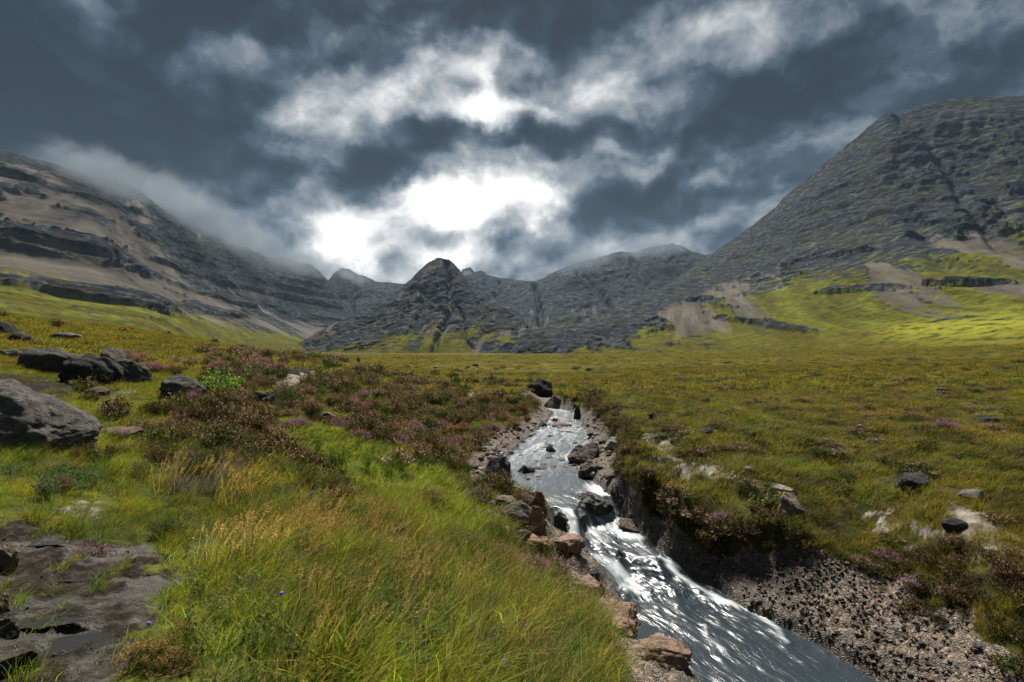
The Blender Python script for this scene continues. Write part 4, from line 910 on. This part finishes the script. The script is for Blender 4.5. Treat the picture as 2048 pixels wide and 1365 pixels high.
# --- dead grey heather twigs, broad-leaved bog myrtle, seed stalks
def twig_mesh(seed):
    (tw, lf), _ = heather_parts(60, .20, .30, .004, 3, 0, seed, twigw=.0032)
    V, F, rn, hg, mi = merge([tw, lf]); me = mesh_np('dead_twigs', V, F, {'rnd': rn, 'hgt': hg}); me.materials.append(M_twig); return me
DT = source('dead_twigs', [twig_mesh(300+i) for i in range(3)])
def myrtle_mesh(seed):
    (tw, lf), _ = heather_parts(14, .13, .30, .013, 16, 0, seed, dome=.3, twigw=.003)
    V, F, rn, hg, mi = merge([tw, lf]); me = mesh_np('bog_myrtle', V, F, {'rnd': rn, 'hgt': hg}); me.materials.append(M_leaf); return me
BM = source('bog_myrtle', [myrtle_mesh(320+i) for i in range(3)])
def stalk_mesh(seed):
    r = np.random.default_rng(seed); parts = []
    n = 5; B = np.stack([r.normal(size=n)*.05, r.normal(size=n)*.05, 0*np.ones(n)], 1); D = np.stack([.25+r.normal(size=n)*.12, r.normal(size=n)*.12, np.ones(n)], 1); D /= np.linalg.norm(D, axis=1)[:, None]
    H = r.uniform(.40, .56, n); bend = np.stack([.12+0*H, 0*H, -.04+0*H], 1); s = r.uniform(0, 3, n)
    V, F, rn, hg = strips(B, D, H, np.full(n, .0016), bend, np.stack([np.cos(s), np.sin(s), 0*s], 1), 4, r.random(n)); parts.append((V, F, rn, hg, 0))
    k = r.integers(0, n, n*34); t = r.uniform(.78, 1.02, n*34)[:, None]; P = B[k]+H[k, None]*(D[k]*t+bend[k]*t**2.2)+r.normal(size=(len(k), 3))*.005
    V, F = quads(P, np.full(len(P), .0085), r); parts.append((V, F, np.repeat(r.random(len(P)), 4), np.ones(len(P)*4), 0))
    V, F, rn, hg, mi = merge(parts); me = mesh_np('seed_stalks', V, F, {'rnd': rn, 'hgt': hg}); me.materials.append(M_leaf); return me
SK = source('seed_stalks', [stalk_mesh(340+i) for i in range(3)])
def strew(name, label, coll, nv, n, pxr, pyr, tint, s0, s1, jit=.15):
    P = at(rs.uniform(*pxr, n), rs.uniform(*pyr, n)); P += rs.normal(size=P.shape)*.1; z, ok = place(P[:, 0], P[:, 1]); P = P[ok]; z = z[ok]; n = len(z); s = rs.uniform(s0, s1, n)
    t_ = np.array([tint])*rs.uniform(.7, 1.25, (n, 1))
    return np.c_[P, z], tilt(n), np.stack([s, s, s], 1), rs.integers(0, nv, n), t_
def strew_all(name, label, coll, nv, specs):
    A_ = [strew(name, label, coll, nv, *sp) for sp in specs]; c = [np.concatenate([a[i] for a in A_]) for i in range(5)]
    scatter(name, coll, c[0], c[1], c[2], c[3], {'tint': c[4]}, label)
strew_all('dead_twigs', 'bare grey heather twigs among the left bank plants', DT, 3, [(26, (400, 560), (800, 860), (.26, .22, .21), .9, 1.4), (34, (330, 470), (900, 990), (.34, .31, .28), .7, 1.2), (26, (470, 620), (930, 1010), (.26, .21, .22), .6, 1.0), (20, (250, 450), (860, 900), (.26, .22, .20), .7, 1.1), (8, (950, 1000), (1240, 1330), (.24, .23, .20), .7, 1.1), (10, (1050, 1130), (1280, 1340), (.22, .21, .19), .7, 1.0)])
strew_all('bog_myrtle', 'grey-green broad-leaved bog myrtle in the foreground grass', BM, 3, [(40, (380, 620), (1060, 1330), (.13, .17, .065), .55, .95), (46, (600, 900), (1180, 1365), (.11, .15, .055), .55, .95), (40, (900, 1140), (1050, 1120), (.10, .14, .03), .8, 1.3), (16, (30, 200), (960, 1000), (.08, .13, .06), .8, 1.1), (30, (640, 800), (900, 960), (.12, .17, .03), .9, 1.4)])
strew_all('seed_stalks', 'golden seed stalks rising out of the long grass', SK, 3, [(60, (560, 820), (1040, 1140), (.42, .27, .12), .7, 1.0), (30, (420, 520), (1080, 1160), (.50, .36, .14), .7, 1.0), (46, (760, 1020), (1130, 1220), (.36, .25, .11), .6, 1.0), (36, (320, 520), (960, 1020), (.46, .33, .10), .7, 1.1), (40, (1000, 1250), (1220, 1365), (.30, .20, .09), .6, .9), (24, (500, 900), (1200, 1340), (.38, .27, .12), .6, .9)])

# --- loose rock: flakes of the right slope, gravel of the bars
FL = source('rock_flake', [rock_mesh('rock_flake', 1, 700+i, (1, .7, .38), 5, .05, .5) for i in range(6)])
for m_ in [o.data for o in FL.objects]: m_.materials.append(SM_); m_.polygons.foreach_set('use_smooth', np.zeros(len(m_.polygons), bool))
def loose(name, label, y0, y1, dens, test, s0, s1, cols, wetv=0.0):
    x, y = sample(y0, y1, dens); z, rock_, ins_, tt_, dl_, dr_, zw_ = terrain(x, y, True); ok = test(x, y, rock_, ins_, tt_, dl_, dr_)
    x, y, z = x[ok], y[ok], z[ok]; n = len(x); s = rs.uniform(0, 1, n)**2.2*(s1-s0)+s0
    c = np.array(cols)[rs.integers(0, len(cols), n)]*rs.uniform(.6, 1.2, (n, 1))
    scatter(name, FL, np.stack([x, y, z+s*.1], 1), np.stack([rs.normal(size=n)*.35, rs.normal(size=n)*.35, rs.uniform(0, 6.3, n)], 1), np.stack([s, s*rs.uniform(.7, 1.1, n), s*rs.uniform(.7, 1.3, n)], 1), rs.integers(0, 6, n), {'tint': c, 'wetness': np.full(n, wetv)}, label)
BR = [(.30, .245, .19), (.21, .17, .135), (.07, .07, .075), (.05, .05, .055), (.34, .30, .26), (.30, .19, .11), (.12, .125, .135)]
loose('rock_fragments', 'broken rock fragments littering the right rock slope', 3.6, 12.5, 520, lambda x, y, rk, i, t, dl, dr: (dr > .02) & (rk > .5) & (t < 1.05) & (pn(x*1.1, y*1.1, 91)+.5*pn(x*4, y*4, 94) > -.42), .010, .062, BR, .1)
loose('gravel', 'pebbles and gravel along both stream edges', 12.0, 27, 70, lambda x, y, rk, i, t, dl, dr: ((dl > -.25) | (dr > -.15)) & (rk > .4) & (t < .8), .018, .06, BR+[PALE, TAN], .1)
loose('ledge_rubble', 'small rubble on the left rock strip', 5, 12, 60, lambda x, y, rk, i, t, dl, dr: (dl > 0) & (rk > .5) & (pn(x*2, y*2, 92) > .05), .01, .035, BR+[PINK], .1)
loose('mud_debris', 'bits of stone and peat in the trampled mud', 1.5, 7, 190, lambda x, y, rk, i, t, dl, dr: zone('mud', x, y) & (pn(x*2, y*2, 93) > 0), .006, .022, [(.04, .035, .03), (.08, .07, .06), (.14, .12, .10)], .5)

# ------------------------------------------------------------------ single heather bushes
hm = []
for i in range(4):
    o_, f_ = heather_parts(110, .25, .27, .0085, 16, 14, 250+i)
    V, F, rn, hg, mi = merge(o_); mf = mesh_np('foliage', V, F, {'rnd': rn, 'hgt': hg}); mf.materials.append(M_leaf)
    V, F, rn, hg, mi = merge([f_]); ml = mesh_np('flowers', V, F, {'rnd': rn, 'hgt': hg}); ml.materials.append(M_flower); hm.append((mf, ml))
def heather_bush(px, py, s, label, ft, group=None, tint=(.055, .06, .022)):
    x, y = at(px, py)[0]; z = float(terrain(np.array([x]), np.array([y]))[0])
    r_ = bpy.data.objects.new('heather_bush', None); COL.objects.link(r_); r_.location = (x, y, z-.02); r_.scale = (s, s, s*rs.uniform(.85, 1.15)); r_.rotation_euler = (0, 0, rs.uniform(0, 6))
    r_['label'] = label; r_['category'] = 'heather'
    if group: r_['group'] = group
    mf, ml = hm[rs.integers(4)]
    a = obj('foliage', mf, None, r_); a['tint'] = tint; b = obj('flowers', ml, None, r_); b['ftint'] = ft
PK = (.50, .25, .36); BP = (.42, .24, .20); OR = (.44, .25, .13); VI = (.42, .18, .40)
for px, py, s, lab, ft in [
 (182, 1108, .62, 'small heather bush with pale pink flowers at the edge of the mud', PK), (105, 985, .8, 'rusty pink heather bush in the grass below the huge boulder', (.40, .17, .14)),
 (300, 1335, .62, 'heather bush with dry orange seed heads near the bottom left', OR), (360, 1285, .45, 'little dry orange heather sprig right of the mud', OR), (345, 1345, .5, 'dry orange heather at the bottom edge below the mud', OR),
 (385, 808, 1.5, 'pink heather bush in front of the wedge-shaped boulder', PK), (222, 830, 1.2, 'bright pink heather right of the huge boulder', PK), (330, 860, 1.1, 'pink heather beside dark green heather on the left slope', BP),
 (620, 962, .9, 'purple-tinged heather above the long grass', VI), (545, 880, 1.3, 'faded pink heather bush below the sapling', BP), (690, 1000, .9, 'brown heather tuft at the top of the long grass', BP), (575, 860, 1.1, 'two-toned mauve heather beside the grassy gully', VI),
 (860, 1010, 1.1, 'mauve heather at the edge of the green hollow', BP), (790, 1080, .9, 'dark heather tuft under the green hollow', BP), (960, 1010, 1.3, 'dark heather mound above the rock pile', (.34, .2, .22)),
 (1060, 1150, 1.25, 'heather mound with pink sprigs beside the rock strip', PK), (1000, 1130, 1.2, 'grey-pink heather on the mound left of the rock strip', BP), (940, 1110, 1.1, 'brownish heather on the left shoulder of the mound', BP), (1110, 1165, 1.0, 'green-topped heather at the right end of the mound', (.3, .2, .15)),
 (1085, 1190, .9, 'dark heather under the mound facing the stream', BP), (925, 1205, .35, 'tiny pink heather tuft alone in the grass', PK), (985, 1275, .35, 'tiny mauve heather tuft low in the right grass', BP),
 (915, 925, 1.4, 'large mauve heather overhanging the gravel bar', (.44, .24, .30)), (880, 900, 1.3, 'purple heather on the lower left bank', VI), (940, 905, 1.2, 'dark heather at the lip above the gravel bar', BP),
 (1445, 1045, .8, 'violet heather sprig on the right bank above the gorge', VI), (1775, 1125, .8, 'bright violet heather clump over the right rock slope', VI), (1830, 1185, .8, 'faint violet heather low on the right bank', VI), (1890, 862, 1.2, 'purple heather on the far right moor', VI),
 (1720, 1140, .7, 'pinkish heather hanging over the right rock slope', PK), (1500, 1070, .8, 'dark purple heather above the rock slope', (.3, .15, .26)), (1355, 860, .8, 'mauve heather by the bare stony patch', BP)]:
    heather_bush(px, py, s, lab, ft)
for i in range(58):
    px = rs.uniform(560, 1060); lo_ = np.interp(px, [560, 700, 850, 1060], [800, 765, 780, 820]); hi_ = np.interp(px, [560, 750, 900, 1060], [850, 900, 930, 860])
    ci_ = rs.integers(5); py = rs.uniform(lo_, hi_); cn_ = ['pink', 'brown-pink', 'faded russet', 'dusky rose', 'violet'][ci_]
    wh_ = 'near the lone rounded boulder' if px < 720 else ('in the middle of the steep left bank' if px < 900 else 'on the steep left bank close above the stream')
    hh_ = 'high' if py < lo_+.4*(hi_-lo_) else 'low'
    heather_bush(px, py, rs.uniform(1.0, 1.7), cn_+' heather bush '+hh_+' '+wh_ if px >= 720 else cn_+' heather bush '+wh_+(', farther one' if hh_ == 'high' else ', nearer one'), [PK, BP, (.40, .2, .13), (.36, .2, .2), VI][ci_], 'heather bushes on the steep left bank')
for i in range(26):
    px = rs.uniform(250, 560); ci_ = rs.integers(3); wh_ = 'behind the boulder row' if px < 340 else ('above the wedge-shaped boulder' if px < 430 else ('above the green sapling' if px < 500 else 'left of the bright path'))
    heather_bush(px, rs.uniform(712, 750), rs.uniform(1.2, 2.0), ['pink', 'brown-pink', 'deep pink'][ci_]+' heather bush on the left hilltop, '+wh_, [PK, BP, (.5, .2, .33)][ci_], 'heather bushes on the left hilltop')

# ------------------------------------------------------------------ green sapling
x, y = at(447, 800)[0]; z = float(terrain(np.array([x]), np.array([y]))[0])
r_ = bpy.data.objects.new('sapling', None); COL.objects.link(r_); r_.location = (x, y, z)
r_['label'] = 'small bright green leafy sapling beside the wedge-shaped boulder'; r_['category'] = 'sapling'
hs = 68*y/1024
r = np.random.default_rng(4); n = 16; tips = np.stack([r.normal(size=n)*hs*.36, r.normal(size=n)*hs*.26, hs*r.uniform(.45, 1, n)], 1); B = np.zeros((n, 3)); L_ = np.linalg.norm(tips, axis=1)
V, F, rn, hg = strips(B, tips/L_[:, None], L_, np.full(n, .011), r.normal(size=(n, 3))*.06, np.tile([[1, 0, 0]], (n, 1)), 5, r.random(n))
me = mesh_np('stems', V, F, {'rnd': rn, 'hgt': hg}); me.materials.append(M_twig); o = obj('stems', me, None, r_); o['tint'] = (.10, .08, .05)
k = r.integers(0, n, 620); t = r.uniform(.35, 1.08, 620)[:, None]; P = tips[k]*t+r.normal(size=(620, 3))*hs*.075
V, F = quads(P, hs*r.uniform(.035, .06, 620), r, .3); V = V.reshape(-1, 4, 3); c_ = V.mean(1, keepdims=True); V = c_+(V-c_)*np.array([1, 1, 1]); V = V.reshape(-1, 3)
me = mesh_np('leaves', V, F, {'rnd': np.repeat(r.random(620), 4), 'hgt': np.ones(len(V))}, smooth=False); me.materials.append(M_leaf); o = obj('leaves', me, None, r_); o['tint'] = (.13, .27, .035); o['kind'] = 'stuff'

# ------------------------------------------------------------------ single violet flowers
fm = rock_mesh('flower_head', 2, 5, (.016, .016, .014), 0, .35); fm.materials.append(M_flower)
for nm_, v_ in (('rnd', .8), ('hgt', 1)):
    a_ = fm.attributes.new(nm_, 'FLOAT', 'POINT'); a_.data.foreach_set('value', np.full(len(fm.vertices), v_, np.float32))
for px, py, s, lab in [(563, 1187, 1.1, 'blue-violet scabious flower standing over the left grass'), (636, 1100, .7, 'small lilac flower left of the seed stalks'), (831, 1235, .8, 'violet flower head in the middle of the grass, lower of two'), (848, 1220, .8, 'violet flower head in the middle of the grass, upper of two'),
  (947, 1241, .7, 'deep blue flower in the grass left of the tiny mauve heather'), (1052, 1252, .7, 'violet flower near the right edge of the grass'), (1008, 1321, .8, 'pale violet flower low in the right of the grass'), (541, 1036, .7, 'tiny pale flower among the upper grass'), (297, 1247, .9, 'violet bud at the edge of the mud')]:
    y0 = at(px, py+60)[0][1]; x, y = at(px, py+.33*1024/y0)[0]; z = float(terrain(np.array([x]), np.array([y]))[0]); hz = (700-py)/1024*y-z
    hz = min(max(hz, .2), .6)
    r_ = bpy.data.objects.new('flower', None); COL.objects.link(r_); r_.location = (x, y, z); r_['label'] = lab; r_['category'] = 'flower'
    V, F, rn, hg = strips(np.zeros((2, 3)), np.array([[0., 0, 1], [0., 0, 1]]), np.array([hz, hz]), np.array([.0022, .0022]), np.zeros((2, 3)), np.array([[1., 0, 0], [0, 1., 0]]), 4, np.array([.5, .5]))
    me = mesh_np('stem', V, F, {'rnd': rn, 'hgt': hg}); me.materials.append(M_leaf); o = obj('stem', me, None, r_); o['tint'] = (.10, .13, .04)
    s *= .7; o = obj('flower_head', fm, None, r_, loc=(0, 0, hz)); o.scale = (s, s, s); o['ftint'] = (.22, .14, .62)

# ------------------------------------------------------------------ rock pools
pm, g = mat('pool_water'); g.n('OutputMaterial', {'Surface': g.n('BsdfPrincipled', {'Base Color': (.03, .035, .04, 1), 'Roughness': .04, 'Specular IOR Level': .7}).outputs[0]})
for pts, lab in (([(1255, 1255), (1275, 1252), (1300, 1270), (1318, 1292), (1300, 1300), (1272, 1290), (1258, 1272)], 'still rock pool at the lower end of the left rock strip'),
                 ([(1168, 1140), (1185, 1136), (1196, 1150), (1192, 1164), (1175, 1160)], 'small pale puddle on the upper part of the left rock strip')):
    P = poly(*pts); zt = terrain(P[:, 0], P[:, 1]); zc = float(np.median(zt))+.03; c = P.mean(0); n = len(P)
    t = np.linspace(0, 2*np.pi, 40, endpoint=False); 
    ang = np.arctan2(P[:, 1]-c[1], P[:, 0]-c[0]); rad_ = np.hypot(P[:, 1]-c[1], P[:, 0]-c[0]); o_ = np.argsort(ang)
    rr = np.interp(t, ang[o_] % (2*np.pi) if False else np.r_[ang[o_]-2*np.pi, ang[o_], ang[o_]+2*np.pi], np.tile(rad_[o_], 3))*(1+.1*np.sin(t*5))
    V = np.concatenate([np.stack([c[0]+rr*np.cos(t), c[1]+rr*np.sin(t), 0*t+zc], 1), [[c[0], c[1], zc]]]); F = np.array([[i, (i+1) % 40, 40] for i in range(40)])
    obj('rock_pool', mesh_np('rock_pool', V, F), pm, kind='structure', label=lab)

pm2, g = mat('puddle_water'); g.n('OutputMaterial', {'Surface': g.n('BsdfPrincipled', {'Base Color': (.03, .028, .025, 1), 'Roughness': .06, 'Specular IOR Level': 1.0, 'Normal': g.bump(g.noise(g.n('NewGeometry').outputs['Position'], 9, 3), .15, .02)}).outputs[0]})
for px, py, rx, ry, lab in [(95, 1290, .34, .12, 'largest puddle in the trampled mud'), (70, 1245, .22, .07, 'dark narrow puddle in the mud above the largest'), (175, 1152, .20, .05, 'brown sliver of water in the middle of the mud'), (60, 1085, .3, .07, 'wet sheen of water at the back of the mud')]:
    x, y = at(px, py)[0]; t = np.linspace(0, 2*np.pi, 48, endpoint=False); rr = 1+.25*np.sin(t*2+px)+.18*np.sin(t*5+py)+.1*np.sin(t*9)
    X = x+rx*rr*np.cos(t); Y = y+ry*rr*np.sin(t)+.25*(X-x)*.4; zc = float(np.median(terrain(X, Y)))+.004
    obj('puddle', mesh_np('puddle', np.concatenate([np.stack([X, Y, 0*t+zc], 1), [[x, y, zc]]]), np.array([[i, (i+1) % 48, 48] for i in range(48)])), pm2, kind='structure', label=lab)

# ------------------------------------------------------------------ hikers on the path beyond the ridge
def solid(name, c, ro=.8):
    m_, g = mat(name); nz_ = g.noise(g.n('TexCoord').outputs['Object'], 20, 3)
    g.n('OutputMaterial', {'Surface': g.n('BsdfPrincipled', {'Base Color': g.mix(g.mr(nz_, .3, .7, 0, .3), C4(c), C4(tuple(q*.7 for q in c))), 'Roughness': ro}).outputs[0]}); return m_
def skin(name, verts, edges, radii, m_, parent, sub=1):
    me = bpy.data.meshes.new(name); me.from_pydata(verts, edges, []); o = bpy.data.objects.new(name, me); COL.objects.link(o)
    md = o.modifiers.new('s', 'SKIN'); me.skin_vertices[0].data[0].use_root = True
    for v_, r_ in zip(me.skin_vertices[0].data, radii): v_.radius = (r_, r_*.85)
    o.modifiers.new('u', 'SUBSURF').levels = sub
    dg = bpy.context.evaluated_depsgraph_get(); m2 = bpy.data.meshes.new_from_object(o.evaluated_get(dg)); o.modifiers.clear(); o.data = m2
    m2.materials.clear(); m2.materials.append(m_)
    for p_ in m2.polygons: p_.use_smooth = True
    o.parent = parent; return o
skinm = solid('skin', (.45, .28, .2)); hairm = solid('hair', (.03, .02, .015)); bluem = solid('blue_jacket', (.03, .09, .35)); darkm = solid('dark_trousers', (.03, .03, .04)); pinkm = solid('pink_pack', (.5, .12, .18)); navym = solid('navy_jacket', (.02, .035, .10))
def hiker(px, dist, hgt, label, jm, packm, yaw):
    x = (px-1024)/1024*dist; z = float(terrain(np.array([x]), np.array([dist]))[0])
    r_ = bpy.data.objects.new('person', None); COL.objects.link(r_); r_.location = (x, dist, z); r_.rotation_euler = (0, 0, yaw); k = hgt/1.75; r_.scale = (k, k, k)
    r_['label'] = label; r_['category'] = 'person'
    vb = [(0, 0, .95), (0, 0, 1.2), (0, 0, 1.42), (0, -.01, 1.5), (0, -.01, 1.6), (0, -.01, 1.7), (.1, 0, .9), (.11, -.14, .5), (.11, 0, .08), (.11, -.16, .04), (-.1, 0, .9), (-.11, .1, .5), (-.11, .22, .12), (-.11, .1, .05),
          (.19, 0, 1.4), (.25, .03, 1.13), (.24, -.14, .93), (.24, -.2, .86), (-.19, 0, 1.4), (-.25, .0, 1.13), (-.24, -.12, .92), (-.24, -.17, .85)]
    eb = [(0, 1), (1, 2), (2, 3), (3, 4), (4, 5), (0, 6), (6, 7), (7, 8), (8, 9), (0, 10), (10, 11), (11, 12), (12, 13), (2, 14), (14, 15), (15, 16), (16, 17), (2, 18), (18, 19), (19, 20), (20, 21)]
    rb = [.15, .14, .12, .055, .095, .08, .09, .065, .045, .04, .09, .065, .045, .04, .06, .045, .035, .03, .06, .045, .035, .03]
    skin('body', vb, eb, rb, skinm, r_)
    j = [0, 1, 2, 14, 15, 16, 18, 19, 20]; mp = {a: i for i, a in enumerate(j)}
    skin('jacket', [vb[i] for i in j], [(mp[a], mp[b]) for a, b in eb if a in mp and b in mp], [rb[i]*1.18+.01 for i in j], jm, r_)
    j = [0, 6, 7, 8, 10, 11, 12]; mp = {a: i for i, a in enumerate(j)}
    skin('trousers', [vb[i] for i in j], [(mp[a], mp[b]) for a, b in eb if a in mp and b in mp], [rb[i]*1.15+.008 for i in j], darkm, r_)
    hv = rock_mesh('hair', 3, 3, (.105, .115, .085), 0, .05); obj('hair', hv, hairm, r_, loc=(0, .02, 1.70))
    if packm: bk = rock_mesh('backpack', 3, 8, (.16, .11, .25), 6, .03, .7); obj('backpack', bk, packm, r_, loc=(0, .2, 1.22))
hiker(690, 92, 1.75, 'hiker in a blue jacket with a pink pack, leftmost of three hikers', bluem, pinkm, R(180))
hiker(694.5, 97, 1.70, 'hiker in dark navy just behind the pink pack', navym, None, R(175))
hiker(717, 88, 1.72, 'hiker in a blue jacket walking alone on the right', bluem, None, R(190))

# ------------------------------------------------------------------ cloud dragging over the ridges
cm, g = mat('cloud')
ocd = g.n('TexCoord').outputs['Object']; wp = g.n('NewGeometry').outputs['Position']
wob_ = g.vm('SCALE', g.vm('SUBTRACT', g.noise(wp, .010, 3, .6, out=1), (.5, .5, .5))); wob_.node.inputs['Scale'].default_value = .9
fall_ = g.mr(g.vm('LENGTH', g.vm('ADD', ocd, wob_)), 1.0, .25)
nz_ = g.noise(wp, .020, 6, .68, .8)
den = g.m('MULTIPLY', g.mr(g.m('ADD', nz_, g.m('MULTIPLY', fall_, .30)), .56, .86), g.m('MULTIPLY', fall_, .024))
g.n('OutputMaterial', {'Volume': g.n('VolumePrincipled', {'Color': (.20, .235, .28, 1), 'Density': den, 'Anisotropy': .1, 'Absorption Color': (.55, .6, .66, 1)}).outputs[0]})
v_, F_ = ico(3); cme = mesh_np('cloud', v_*1.0, F_); cme.materials.append(cm)
for px, py, dist, rx, ry, rz, tilt_, lab in [(210, 352, 1020, 210, 140, 75, -18, 'wisp of cloud lying on the upper left ridge'), (400, 425, 1260, 240, 150, 95, -28, 'long cloud shred on the left ridge above the scree'), (520, 490, 1480, 230, 150, 100, -28, 'cloud shred boiling over the lower left ridge'),
    (605, 525, 1650, 170, 130, 80, -14, 'small cloud puff at the end of the left ridge'), (700, 552, 2300, 150, 110, 50, -20, 'thin mist across the small crags behind'), (935, 548, 2300, 50, 60, 22, 0, 'tiny cloud wisp behind the shoulder of the pointed peak'),
    (1170, 520, 2250, 230, 130, 80, 12, 'cloud cap on the back ridge'), (1320, 492, 2250, 240, 130, 85, 8, 'cloud cap on the highest point of the back ridge')]:
    o = obj('cloud', cme, None, loc=((px-1024)/1024*dist, dist, (700-py)/1024*dist), kind='structure', label=lab); o.scale = (rx, ry, rz); o.rotation_euler = (0, R(-tilt_), 0)

# ------------------------------------------------------------------ air
hz, g = mat('haze')
vol = g.n('VolumePrincipled', {'Color': (.50, .72, 1.0, 1), 'Density': .00004, 'Anisotropy': .2})
g.n('OutputMaterial', {'Volume': vol.outputs[0]})
bm = bmesh.new(); bmesh.ops.create_cube(bm, size=1); me = bpy.data.meshes.new('haze'); bm.to_mesh(me); bm.free()
x0, x1, y0, y1, z0, z1 = -3600, 3900, -40, 3400, -140, 700
o = obj('haze', me, hz, kind='stuff', label='thin blue-grey air fading the far mountains'); o.scale = (x1-x0, y1-y0, z1-z0); o.location = ((x0+x1)/2, (y0+y1)/2, (z0+z1)/2)
